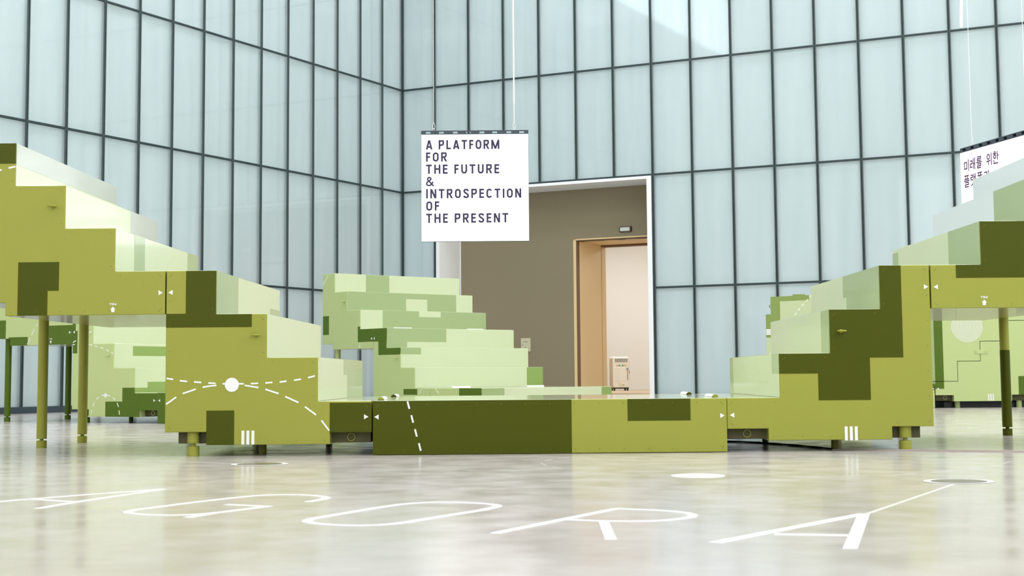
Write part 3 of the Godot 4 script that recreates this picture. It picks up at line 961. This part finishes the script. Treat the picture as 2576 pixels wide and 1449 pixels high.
func left_group() -> void:
	var at := Vector3(-6.0774, 0, -24.8651)
	var tn := -0.5268
	var grp := "painted step modules"
	var ma := {"side": M.leaf, "body": M.leaf_gloss, "riser": M.pale, "leg": M.moss, "screw": M.screw_leaf, "sleeve": M.moss}
	var m := module("stair_module", "leaf green stepped seat seen under the near raised seat, with dashed arch", grp, "lower", -1, at, tn, 3.33, ma)
	side_patch(m, M.moss, flat([-0.266, 0.57, 0.02, 0.57, 0.008, 0.48, 0.5, 0.48, 0.5, 0.09, -0.637, 0.09, -0.637, 0.348, -0.266, 0.348]))
	side_patch(m, M.moss, flat([-1.42, 1.7, -1.333, 1.7, -1.333, 1.51, -1.29, 1.51, -1.29, 1.138, -1.42, 1.138]))
	for d: Array in [[-0.943, 0.145, -0.938, 0.212], [-0.913, 0.272, -0.885, 0.33], [-0.835, 0.386, -0.785, 0.42], [-0.725, 0.443, -0.663, 0.452], [-0.606, 0.448, -0.534, 0.437], [-0.469, 0.412, -0.421, 0.37], [-0.378, 0.325, -0.344, 0.263], [-0.332, 0.207, -0.321, 0.139], [-1.023, 1.278, -0.954, 1.267], [-0.891, 1.255, -0.828, 1.239], [-0.766, 1.229, -0.701, 1.206], [-0.64, 1.19, -0.58, 1.16], [-0.519, 1.14, -0.487, 1.119], [-1.061, 1.457, -0.97, 1.494], [-1.39, 1.32, -1.32, 1.349], [-1.39, 1.285, -1.344, 1.286]]:
		dash(m, d[0], d[1], d[2], d[3], 0.016)
	dot(m, -0.637, 0.448, 0.034)
	arrow(m, 0.448, 0.365, 1)
	arrow(m, -1.39, 1.49, -1)
	lifting_ring(m, -0.576, 1.094, M.leaf)
	riser_patch(m, 1, M.moss_mid, [0.432, 1.09, 3.4, 1.09, 3.4, 1.25, 0.432, 1.25])
	riser_patch(m, 0, M.moss_mid, [0, 0.48, 3.4, 0.48, 3.4, 0.662, 0.289, 0.662, 0.289, 0.568, 0, 0.568])

	m = module("raised_stair_module", "green upper seat on two dark legs, seen behind the near left leg", grp, "raised", -1, at, tn, 3.33, ma)
	side_patch(m, M.moss, rect(-1.98, 1.28, -1.38, 1.61))
	side_patch(m, M.moss, rect(-2.911, 1.28, -2.451, 1.433))
	side_patch(m, M.moss, rect(-3.3, 1.39, -2.987, 1.725))
	for d: Array in [[-2.461, 1.305, -2.395, 1.411], [-2.361, 1.462, -2.289, 1.565], [-2.255, 1.612, -2.225, 1.637]]:
		dash(m, d[0], d[1], d[2], d[3], 0.016)
	arrow(m, -1.442, 1.489, 1)
	pull_mark(m, -1.905, 1.4)
	leg(m, -3.1, -0.17, 1.412)
	leg(m, -3.1, -1.55, 1.412)

	m = plat("bench_platform", "dark green platform end just showing left of the near stepped seat", grp, at, tn, 0.493, 2.065, 3.33, {"side": M.moss, "body": M.leaf, "riser": M.pale, "leg": M.leaf, "screw": M.screw_leaf})
	arrow(m, 0.51, 0.365, -1)

func right_group() -> void:
	# stair module locked together with an upturned one, seen under the near right seat
	var root := thing("stacked_stair_block", "pale green block of two interlocked stair modules, with white concentric circles", "seating", "", Vector3(8.505, 0, -31.2))
	var lower := flat([0, 0.255, 0, 0.528, 0.463, 0.528, 0.463, 0.929, 0.93, 0.929, 0.93, 1.329, 1.37, 1.329, 1.37, 1.744, 2.2, 1.744, 2.2, 0.255, 1.535, 0.255, 1.535, 0.13, 0.365, 0.13, 0.365, 0.255])
	var upper := flat([0, 0.538, 0, 2.1, 2.2, 2.1, 2.2, 1.754, 1.36, 1.754, 1.36, 1.339, 0.92, 1.339, 0.92, 0.939, 0.453, 0.939, 0.453, 0.538])
	var g := Geo.new()
	g.extrude(lower, -0.012, -2.4)
	part("lower_body", g, M.leaf, root)
	g = Geo.new()
	g.extrude(upper, -0.012, -2.4)
	part("upper_body", g, M.leaf, root)
	var m := Module.new()
	m.root = root
	m.s = 1.0
	m.depth = 2.4
	m.mats = {"screw": M.screw_leaf}
	m.outline = lower
	g = Geo.new()
	g.extrude(lower, 0.0, -0.012, 0.004)
	m.panel = part("side_panel", g, M.leaf, root)
	side_patch(m, M.moss, rect(-0.1, 0.385, 0.174, 0.6))
	side_patch(m, M.moss, rect(1.675, 0.24, 2.3, 0.628))
	stripes(m, 1.051, 0.139, 0.273)
	arrow(m, 0.028, 0.386, -1)
	var m2 := Module.new()
	m2.root = root
	m2.s = 1.0
	m2.mats = m.mats
	m2.outline = upper
	g = Geo.new()
	g.extrude(upper, 0.0, -0.012, 0.004)
	m2.panel = part("side_panel", g, M.leaf, root)
	side_patch(m2, M.moss, rect(-0.1, 0.5, 0.176, 2.2))
	for k in 11:
		g = Geo.new()
		var r0 := 0.0285 * (k + 1)
		for i in 48:
			var e0 := Vector3(cos(TAU * i / 48), sin(TAU * i / 48), 0)
			var e1 := Vector3(cos(TAU * (i + 1) / 48), sin(TAU * (i + 1) / 48), 0)
			var c := Vector3(0.674, 1.636, 0.002)
			g.quad(c + e0 * (r0 - 0.012), c + e1 * (r0 - 0.012), c + e1 * r0, c + e0 * r0, Vector3(0, 0, 1))
		part("painted_ring", g, M.white, m2.panel)
	g = Geo.new()
	g.box(0.81, 1.08, 1.078, 1.16, -0.004, 0.012, 0.003)
	var pl := part("latch_plate", g, M.leaf, root)
	for x: float in [0.842, 1.03]:
		g = Geo.new()
		g.tube(Vector3(x, 1.119, 0.01), Vector3(x, 1.119, 0.026), 0.018, 0.016, 16)
		part("bolt", g, M.leaf, pl)
	g = Geo.new()
	g.box(0.03, 2.1, 0.14, 0.26, -2.2, -0.14, 0.004)
	part("chassis", g, M.chassis, root)
	slab(root, "shade_block", 0.25, 2.0, 0.001, 0.12, -2.0, -0.34, M.black, 0.004)  # black block standing in for the shade under the stack
	g = Geo.new()
	g.torus(Vector3(0.22, 0.206, -0.13), Vector3(1, 0, 0), Vector3(0, 1, 0), 0.036, 0.004)
	part("tow_ring", g, M.leaf, root)
	for x: float in [0.5, 1.75]:
		for z: float in [-0.25, -2.1]:
			g = Geo.new()
			g.tube(Vector3(x, 0.0, z), Vector3(x, 0.2, z), 0.055, 0.055, 20)
			part("foot", g, M.leaf, root)
	var ma := {"side": M.leaf, "body": M.leaf_gloss, "riser": M.pale, "leg": M.leaf, "screw": M.screw_leaf}
	m = plat("bench_platform", "narrow pale green platform end beside the interlocked stair block", "painted step modules", Vector3(8.49, 0, -31.2), 0.0, -1.57, -0.005, 2.4, ma)
	side_patch(m, M.moss, rect(-0.5, 0.36, 0.0, 0.5))
	arrow(m, -0.012, 0.386, 1)

func upended_block() -> void:
	var root := thing("upended_stair_module", "green stepped module behind the near right steps with three white stripes", "seating", "", Vector3(4.43, 0, -27), -0.18)
	var out := flat([0, 0, 0, 1.746, 0.088, 1.746, 0.088, 2.052, 0.75, 2.074, 1.75, 2.09, 1.75, 0])
	var m := Module.new()
	m.root = root
	m.outline = out
	var g := Geo.new()
	g.extrude(out, -0.012, -1.4)
	part("body", g, M.fern, root)
	g = Geo.new()
	g.extrude(out, 0, -0.012, 0.004)
	m.panel = part("side_panel", g, M.pale_green, root)
	side_patch(m, M.fern, flat([-0.1, 1.34, -0.1, 2.2, 0.752, 2.2, 0.752, 1.986, 0.25, 1.973, 0.247, 1.34]))
	for y: float in [1.391, 1.426, 1.461]:
		side_shape(m, "painted_stripe", M.white, rect(0.003, y, 0.1, y + 0.026))
	for d: Array in [[0.769, 2.038, 0.798, 2.07], [0.698, 1.964, 0.733, 2.003], [0.627, 1.886, 0.662, 1.927], [0.559, 1.808, 0.596, 1.85], [0.494, 1.727, 0.53, 1.77], [0.048, 1.043, 0.068, 1.075]]:
		dash(m, d[0], d[1], d[2], d[3], 0.013)
	g = Geo.new()
	g.box(0.47, 0.69, 2.05, 2.092, -0.5, -0.02, 0.004)
	part("end_block", g, M.fern, root)
	g = Geo.new()
	g.torus(Vector3(0.095, 1.894, -0.2), Vector3(1, 0, 0), Vector3(0, 1, 0), 0.03, 0.005)
	part("tow_ring", g, M.chassis, root)

# ---------------------------------------------------------------- hanging signs and small things
func wire(g: Geo, x: float, y: float, top: float, r: float) -> void:
	g.tube(Vector3(x, y + 0.13, -0.02), Vector3(x, top, -0.02), r, r, 8)

func carabiner(parent: Node3D, x: float, y: float) -> void:
	var g := Geo.new()
	var pts := []
	for i in 21:
		var t := TAU * i / 20
		var w := 0.017 + 0.008 * -cos(t)
		pts.append(Vector3(x + w * sin(t), y + 0.085 + 0.05 * cos(t), -0.02))
	g.rod(pts, 0.005, 6)
	g.torus(Vector3(x, y + 0.012, -0.02), Vector3(1, 0, 0), Vector3(0, 1, 0), 0.018, 0.005, 16, 6)
	part("carabiner", g, M.steel_white, parent)

func hanging_sign(called: String, label: String, at: Vector3, turn: float, w: float, h: float) -> Node3D:
	var root := thing(called, label, "sign", "hanging square led signs", at, turn)
	var g := Geo.new()
	# top rail with rectangular slots
	g.box(0, w, -0.014, 0.0, -0.04, 0.0, 0.002)
	g.box(0, w, -0.062, -0.05, -0.04, 0.0, 0.002)
	var cells: Array = [0.0, 0.075, 0.155, 0.29, 0.37, 0.52, 0.6, 0.735, 0.815, 0.955, 1.035, 1.165, 1.245, 1.395, 1.475, 1.605, 1.685, 1.755]
	for i in range(0, cells.size() - 1, 2):
		g.box(cells[i] * w / 1.755, cells[i + 1] * w / 1.755, -0.05, -0.014, -0.04, 0.0)
	part("rail", g, M.rail, root)
	var c := Geo.new()
	c.box(0, w, -h, -0.062, -0.05, -0.004, 0.003)
	part("cabinet", c, M.black, root)
	var s := Geo.new()
	s.box(0.004, w - 0.004, -h + 0.004, -0.066, -0.01, 0.0)
	part("screen", s, M.led, root)
	var l := AreaLight3D.new()
	l.name = "screen_light"
	l.area_size = Vector2(w, h)
	l.light_energy = 0.4
	l.light_color = Color(0.97, 0.985, 1.0)
	l.shadow_enabled = true
	l.area_range = 60.0
	l.area_attenuation = 2.0
	root.add_child(l, true)
	l.transform = Transform3D(Basis(Vector3(0, 1, 0), PI), Vector3(w * 0.5, -h * 0.5, 0.03))
	return root

func build_signs() -> void:
	var root := hanging_sign("hanging_sign", "square white screen hung by two wires, dark capitals reading A PLATFORM FOR", Vector3(-1.475, 4.722, -25), 0.0, 1.757, 1.825)
	var lines: Array = [["A PLATFORM", 1.203], ["FOR", 0.344], ["THE FUTURE", 1.198], ["&", 0.128], ["INTROSPECTION", 1.555], ["OF", 0.216], ["THE PRESENT", 1.34]]
	for i in lines.size():
		var g := Geo.new()
		lettering(g, lines[i][0], 0.078, -0.311 - 0.2015 * i, 0.154, lines[i][1], 0.19, 0.003, -0.004)
		part("lettering", g, M.ink, root)
	var g2 := Geo.new()
	wire(g2, 0.207, 0.0, 14.2, 0.004)
	part("wire", g2, M.steel_white, root)
	g2 = Geo.new()
	g2.tube(Vector3(1.525, 0.13, -0.02), Vector3(1.525, 0.45, -0.02), 0.007, 0.008, 8)
	g2.tube(Vector3(1.525, 0.45, -0.02), Vector3(1.525, 14.2, -0.02), 0.013, 0.013, 10)
	part("wire", g2, M.white, root)
	carabiner(root, 0.207, 0.0)
	carabiner(root, 1.525, 0.0)

	# second sign, turned sharply away, Korean lettering
	var k := 0.78
	var ang := atan2(0.97603, 0.21765)
	var r2 := hanging_sign("hanging_sign", "white screen angled away at the right edge, plum Korean lettering, part hidden", Vector3(8.0764 * k, 0.70122 + 4.01878 * k, -27.5123 * k), -ang, 1.757, 1.825)
	var em := 0.163
	# syllables as strokes in a unit box
	var syl := {
		"mi": [[0.08, 0.75, 0.48, 0.75, 0.48, 0.22, 0.08, 0.22, 0.08, 0.79], [0.78, 0.98, 0.78, 0.0]],
		"rae": [[0.06, 0.76, 0.42, 0.76, 0.42, 0.52, 0.08, 0.52, 0.08, 0.24, 0.46, 0.24], [0.62, 0.95, 0.62, 0.06], [0.86, 1.0, 0.86, 0.0], [0.62, 0.5, 0.86, 0.5]],
		"reul": [[0.2, 0.94, 0.8, 0.94, 0.8, 0.79, 0.22, 0.79, 0.22, 0.64, 0.82, 0.64], [0.04, 0.5, 0.96, 0.5], [0.2, 0.36, 0.8, 0.36, 0.8, 0.2, 0.22, 0.2, 0.22, 0.04, 0.82, 0.04]],
		"wi": [[0.36, 0.92, 0.2, 0.86, 0.14, 0.72, 0.2, 0.58, 0.36, 0.52, 0.52, 0.58, 0.58, 0.72, 0.52, 0.86, 0.36, 0.92], [0.02, 0.36, 0.7, 0.4], [0.36, 0.37, 0.36, 0.06], [0.86, 1.0, 0.86, 0.0]],
		"han": [[0.2, 0.98, 0.5, 0.98], [0.06, 0.85, 0.62, 0.85], [0.34, 0.76, 0.2, 0.7, 0.16, 0.6, 0.22, 0.5, 0.34, 0.45, 0.47, 0.5, 0.52, 0.6, 0.48, 0.7, 0.34, 0.76], [0.78, 1.0, 0.78, 0.3], [0.78, 0.66, 0.98, 0.66], [0.2, 0.34, 0.2, 0.06, 0.86, 0.06]],
		"peul": [[0.12, 0.96, 0.88, 0.96], [0.12, 0.68, 0.88, 0.68], [0.34, 0.96, 0.34, 0.68], [0.66, 0.96, 0.66, 0.68], [0.04, 0.54, 0.96, 0.54], [0.2, 0.4, 0.8, 0.4, 0.8, 0.22, 0.22, 0.22, 0.22, 0.04, 0.82, 0.04]],
		"raet": [[0.06, 0.9, 0.4, 0.9, 0.4, 0.72, 0.08, 0.72, 0.08, 0.52, 0.44, 0.52], [0.62, 0.98, 0.62, 0.42], [0.86, 1.0, 0.86, 0.42], [0.62, 0.7, 0.86, 0.7], [0.5, 0.36, 0.5, 0.26, 0.14, 0.02], [0.5, 0.26, 0.86, 0.02]],
		"pom": [[0.12, 0.96, 0.88, 0.96], [0.12, 0.72, 0.88, 0.72], [0.34, 0.96, 0.34, 0.72], [0.66, 0.96, 0.66, 0.72], [0.5, 0.72, 0.5, 0.54], [0.04, 0.52, 0.96, 0.52], [0.2, 0.36, 0.8, 0.36, 0.8, 0.04, 0.2, 0.04, 0.2, 0.38]],
		"gwa": [[0.08, 0.86, 0.54, 0.86, 0.5, 0.56], [0.32, 0.5, 0.32, 0.3], [0.04, 0.26, 0.66, 0.32], [0.8, 1.0, 0.8, 0.0], [0.8, 0.5, 0.98, 0.5]],
	}
	var rows: Array = [[["mi", 0.13], ["rae", 0.335], ["reul", 0.555], ["wi", 0.9], ["han", 1.115]], [["peul", 0.11], ["raet", 0.34], ["pom", 0.565], ["gwa", 0.8]]]
	for j in 2:
		for e: Array in rows[j]:
			var g := Geo.new()
			for l: Array in syl[e[0]]:
				var q := PackedVector2Array()
				for i in range(0, l.size(), 2):
					q.append(Vector2((e[1] + l[i] * 0.2) * k, (-0.44 - 0.285 * j + l[i + 1] * 0.215) * k))
				g.stroke(q, 0.016, 0.003, -0.004)
			part("lettering", g, M.ink_plum, r2)
	slab(r2, "slot_backing", 0.004, 1.753, -0.05, -0.014, -0.046, -0.034, M.black)
	var g3 := Geo.new()
	wire(g3, 0.3, 0.0, 15.0, 0.004)
	part("wire", g3, M.steel_white, r2)
	g3 = Geo.new()
	wire(g3, 1.69, 0.0, 15.0, 0.004)
	part("wire", g3, M.steel_white, r2)
	carabiner(r2, 0.31, 0.0)
	carabiner(r2, 1.69, 0.0)

func build_small() -> void:
	var corner := Vector3(-3.29722, 0, -46.36753)
	var tn := -0.48455
	var wr: Node3D = get_node("wall_right")
	var bx := Basis(Vector3(0, 1, 0), tn)
	# emergency light over the inner doorway
	var t := thing("emergency_light", "small white light box with dark red frame above inner doorway", "light", "", corner + bx * Vector3(6.6, 4.83, -1.25), tn)
	slab(t, "housing", 0, 0.375, 0, 0.15, 0.001, 0.06, M.maroon, 0.006)
	slab(t, "diffuser", 0.03, 0.33, 0.02, 0.132, 0.055, 0.075, M.diffuser, 0.008)
	# wall cabinet
	t = thing("wall_cabinet", "small beige metal cabinet on the taupe wall behind the green steps", "cabinet", "", corner + bx * Vector3(3.348, 1.43, -1.25), tn)
	slab(t, "frame", 0, 0.32, 0, 0.4, 0.001, 0.03, M.box_paint, 0.005)
	var d := slab(t, "door", 0.022, 0.298, 0.022, 0.376, 0.026, 0.042, M.box_paint, 0.005)
	slab(d, "latch", 0.055, 0.075, 0.185, 0.21, 0.04, 0.05, M.black, 0.003)
	slab(d, "handle", 0.13, 0.175, 0.11, 0.122, 0.04, 0.052, M.black, 0.003)
	for i in 5:
		slab(d, "lettering", 0.1 + i * 0.028, 0.118 + i * 0.028, 0.285, 0.305, 0.04, 0.0435, M.brown_ink)
	# dehumidifier
	t = thing("dehumidifier", "cream upright dehumidifier on castors in the bright room beyond the doorway", "dehumidifier", "", corner + bx * Vector3(2.0, 0.16, -11.6), 0.2)
	t.scale = Vector3(1.2, 1.0, 1.1)
	var cab := slab(t, "cabinet", -0.24, 0.27, 0.1, 1.22, -0.42, 0.0, M.appliance, 0.035)
	slab(t, "side_panel", -0.252, -0.236, 0.12, 1.16, -0.4, -0.03, M.appliance_side, 0.006)  # shade of this side is put into its tan colour
	var hd := slab(cab, "grille_frame", -0.19, 0.22, 1.02, 1.17, -0.01, 0.012, M.appliance, 0.006)
	for r in 3:
		for i in 6:
			slab(hd, "vent_slot", -0.18 + i * 0.066, -0.18 + i * 0.066 + 0.056, 1.035 + r * 0.042, 1.058 + r * 0.042, 0.008, 0.014, M.black)
	slab(cab, "control_strip", -0.14, 0.18, 0.88, 0.93, -0.006, 0.006, M.appliance_side, 0.004)
	slab(cab, "display", -0.03, 0.05, 0.885, 0.935, 0.0, 0.01, M.lcd, 0.003)
	slab(cab, "display_bezel", -0.055, -0.03, 0.885, 0.925, 0.0, 0.01, M.black)
	slab(cab, "display_bezel", 0.05, 0.075, 0.885, 0.925, 0.0, 0.01, M.black)
	slab(cab, "front_panel", -0.2, 0.17, 0.34, 0.84, -0.005, 0.006, M.appliance, 0.005)
	for i in 7:
		slab(cab, "rib", -0.19 + i * 0.024, -0.182 + i * 0.024, 0.36, 0.82, 0.0, 0.01, M.appliance, 0.002)
	var g := Geo.new()
	for s: float in [-1.0, 1.0]:
		g.stroke(PackedVector2Array([Vector2(0.175, 0.78 + s * 0.035), Vector2(0.24, 0.78 - s * 0.035)]), 0.018, 0.004, -0.004)
	part("blue_emblem", g, M.blue, cab)
	g = Geo.new()
	var gg := Geo.new()
	lettering(gg, "DEHUMIDIFIER", 0, 0, 0.028, 0.36, 0.25, 0.004, -0.004)
	var txt := part("lettering", gg, M.brown_ink, cab, Vector3(0.226, 0.385, 0))
	txt.rotation.z = PI / 2
	g = Geo.new()
	g.stroke(flat([-0.085, 0.265, 0.005, 0.265]), 0.012, 0.004, -0.004)
	g.stroke(flat([-0.07, 0.245, -0.04, 0.195, -0.02, 0.235]), 0.01, 0.004, -0.004)
	g.stroke(flat([-0.04, 0.18, 0.0, 0.18]), 0.012, 0.004, -0.004)
	part("emblem", g, M.appliance_side, cab)
	g = Geo.new()
	g.stroke(flat([0.02, 0.205, 0.11, 0.205]), 0.03, 0.004, -0.004)
	part("emblem", g, M.lime_ink, cab)
	slab(t, "base_tray", -0.22, 0.25, 0.07, 0.11, -0.4, -0.02, M.black, 0.006)
	for x: float in [-0.19, 0.22]:
		for z: float in [-0.06, -0.36]:
			g = Geo.new()
			g.tube(Vector3(x - 0.02, 0.04, z), Vector3(x + 0.02, 0.04, z), 0.04, 0.04, 16)
			g.box(x - 0.012, x + 0.012, 0.05, 0.085, z - 0.012, z + 0.012)
			part("castor", g, M.rubber, t)
	slab(t, "cord_hook", 0.27, 0.31, 0.6, 0.72, -0.2, -0.12, M.black, 0.01)
	slab(t, "hose_pipe", -0.4, -0.36, 0.02, 0.9, -0.2, -0.16, M.white, 0.008)
	# standing white strip by the jamb
	t = thing("stanchion", "thin white post standing by the beech door jamb beyond the opening", "post", "", corner + bx * Vector3(1.55, 0.162, -10.6), tn)
	slab(t, "post", -0.03, 0.03, 0.02, 0.72, -0.03, 0.03, M.white, 0.008)
	slab(t, "base", -0.1, 0.1, 0.0, 0.02, -0.1, 0.1, M.white, 0.006)
	# cables from the platform to the floor cover strip
	var c := thing("power_cable", "pair of thin black cables on the floor behind the right stair module", "cable")
	for k in 2:
		g = Geo.new()
		var pts := []
		var way: Array = [[2.02, 16.6], [2.24, 16.25], [2.49, 15.95], [2.62, 15.6], [2.76, 15.22], [2.87, 14.8], [2.97, 14.42]]
		for i in way.size():
			var wob := 0.03 * (1.0 if (i + k) % 2 == 0 else -1.0)
			pts.append(Vector3(way[i][0] + wob, 0.008, -way[i][1]))
		g.rod(pts, 0.007, 8)
		part("cable", g, M.rubber, c)
	t = thing("cable_cover", "flat pinkish cable cover strip running along the floor to the right", "cable cover", "", Vector3(2.95, 0, -14.36), 0.0)
	g = Geo.new()
	var dir := Vector3(1.56, 0, 0.64).normalized()
	var nrm := Vector3(-dir.z, 0, dir.x)
	var a := Vector3.ZERO
	var b := dir * 3.4
	for q: Array in [[-0.05, 0.0, -0.03, 0.012], [-0.03, 0.012, 0.03, 0.012], [0.03, 0.012, 0.05, 0.0]]:
		var o0 := nrm * float(q[0]) + Vector3(0, q[1] + 0.001, 0)
		var o1 := nrm * float(q[2]) + Vector3(0, q[3] + 0.001, 0)
		var up := Vector3(0, 1, 0) + nrm * ((float(q[1]) - float(q[3])) * 20.0)
		g.quad(a + o0, b + o0, b + o1, a + o1, up.normalized())
	part("strip", g, M.ramp, t)
	# glowing tube added in place of a lamp reflection near the right edge
	t = thing("reflection_tube", "slim glowing tube added for a lamp reflection at the top right corner", "lamp", "", Vector3(8.32, 7.06, -28))
	g = Geo.new()
	g.tube(Vector3(0, 0, 0), Vector3(0.06, 1.3, 0), 0.024, 0.024, 16)
	part("tube", g, M.tube, t)
	g = Geo.new()
	g.tube(Vector3(0.06, 1.3, 0), Vector3(0.06, 11.9, 0), 0.004, 0.004, 6)
	part("wire", g, M.steel_white, t)
	var ol := OmniLight3D.new()
	ol.name = "reflection_tube_light"
	ol.light_energy = 0.2  # light added along with the mirrored tube
	ol.omni_range = 60.0
	ol.omni_attenuation = 2.0
	ol.light_size = 0.05
	ol.shadow_enabled = true
	t.add_child(ol, true)
	ol.position = Vector3(0.03, 0.65, 0.1)

func build_lamps() -> void:
	var corner := Vector3(-3.29722, 0, -46.36753)
	var root := thing("added_ceiling_lights", "added grid of luminous ceiling panels above the hall, out of view", "light", "", corner, -0.48455)
	for i in 3:  # panels added to light the hall from above
		for j in 4:
			var x := 6.0 + i * 11.0
			var z := 4.0 + j * 8.8
			slab(root, "panel", x - 2.5, x + 2.5, HIGH - 0.12, HIGH - 0.02, z - 1.75, z + 1.75, M.glow, 0.01)
			var l := AreaLight3D.new()
			l.name = "panel_light"
			l.area_size = Vector2(5, 3.5)
			l.light_energy = HALL
			l.light_color = HALL_C
			l.area_range = 120.0
			l.area_attenuation = 2.0
			l.shadow_enabled = true
			root.add_child(l, true)
			l.transform = Transform3D(Basis(Vector3(1, 0, 0), -PI / 2), Vector3(x, HIGH - 0.2, z))
	# added spotlight, out of view, that warms the left wing
	var sp := thing("added_spotlight", "added warm spotlight above the left wing, out of view", "light", "", Vector3(-9, 10, -3))
	var aim := (Vector3(-3.2, 1.2, -14) - Vector3(-9, 10, -3)).normalized()
	var gs := Geo.new()
	gs.tube(-aim * 0.3, aim * 0.02, 0.09, 0.1, 20)
	gs.tube(Vector3(0, 0, 0), Vector3(0, 9.0, 0), 0.012, 0.012, 8)
	part("housing", gs, M.black, sp)
	gs = Geo.new()
	gs.tube(aim * 0.02, aim * 0.03, 0.085, 0.085, 20)
	part("lens", gs, M.glow, sp)
	var sl := SpotLight3D.new()
	sl.name = "spot_light"
	sl.spot_angle = 32.0
	sl.spot_angle_attenuation = 0.8
	sl.spot_range = 60.0
	sl.spot_attenuation = 2.0
	sl.light_energy = 16.0
	sl.light_color = Color(1.0, 0.85, 0.6)
	sl.light_size = 0.1
	sl.shadow_enabled = true
	sp.add_child(sl, true)
	sl.look_at_from_position(aim * 0.1 + sp.position, Vector3(-3.2, 1.2, -14))
	# bright panels of the inner gallery
	var gal := thing("gallery_light", "ceiling panel of the bright inner room", "light", "", corner, -0.48455)
	for x: float in [1.0, 9.5]:
		slab(gal, "panel", x - 1.0, x + 1.0, 6.3, 6.38, -11.0, -7.0, M.glow, 0.01)
		var l := AreaLight3D.new()
		l.name = "panel_light"
		l.area_size = Vector2(2, 4)
		l.light_energy = INNER
		l.light_color = INNER_C
		l.area_range = 60.0
		l.area_attenuation = 2.0
		l.shadow_enabled = true
		gal.add_child(l, true)
		l.transform = Transform3D(Basis(Vector3(1, 0, 0), -PI / 2), Vector3(x, 6.25, -9.0))

var HALL := 24.0
var HALL_C := Color(0.99, 0.985, 1.0)
var INNER := 24.0
var INNER_C := Color(0.95, 0.97, 1.0)
var REAR := 8.0
var SIDE := 26.0
var FILL_C := Color(0.95, 0.98, 1.0)  # tint of the added window rows; REAR and SIDE set their strength

func _ready() -> void:
	# camera
	var cam := Camera3D.new()
	cam.name = "camera"
	add_child(cam)
	cam.position = Vector3(0, 0.70122, 0)
	cam.rotation = Vector3(0.08886, 0, -0.00806)
	cam.projection = Camera3D.PROJECTION_FRUSTUM
	cam.near = 0.1
	cam.far = 200.0
	# focal length 3878.5 px on a 2576 x 1449 frame, lens shifted downwards
	cam.size = 0.1 * 1449.0 / 3878.52
	cam.frustum_offset = Vector2(0, 0.1 * (601.438 - 724.5) / 3878.52)
	cam.current = true
	# the floor close to the lens is a little out of focus
	var att := CameraAttributesPhysical.new()
	att.frustum_near = 0.1
	att.frustum_far = 200.0
	att.frustum_focal_length = 50.0
	att.exposure_aperture = 4.5
	att.frustum_focus_distance = 19.0
	cam.attributes = att
	# environment
	var we := WorldEnvironment.new()
	we.name = "world_environment"
	var env := Environment.new()
	env.background_mode = Environment.BG_COLOR
	env.background_color = Color(0.75, 0.8, 0.85)
	env.tonemap_mode = Environment.TONE_MAPPER_LINEAR
	env.tonemap_exposure = 1.1
	env.sdfgi_enabled = true
	env.ssao_enabled = true
	env.ssil_enabled = true
	we.environment = env
	add_child(we)

	make_materials()
	M.moss_mid = paint(rgb8(138, 162, 88), 0.3)
	M.pale_green = paint(rgb8(178, 190, 146), 0.35)
	M.fern = paint(rgb8(118, 138, 60), 0.35)
	M.rail = paint(rgb8(52, 62, 72), 0.4)
	M.steel_white = paint(rgb8(225, 228, 228), 0.35)
	M.tube = paint(Color(1, 1, 1), 0.4)  # glowing bar in place of a lamp mirrored in the glass
	M.tube.emission_enabled = true
	M.tube.emission = Color(1, 1, 1)
	M.tube.emission_energy_multiplier = 1.2
	build_room()
	build_lamps()
	near_left()
	near_platform()
	near_right()
	centre_group()
	left_group()
	right_group()
	upended_block()
	build_signs()
	build_small()
	build_floor_marks()
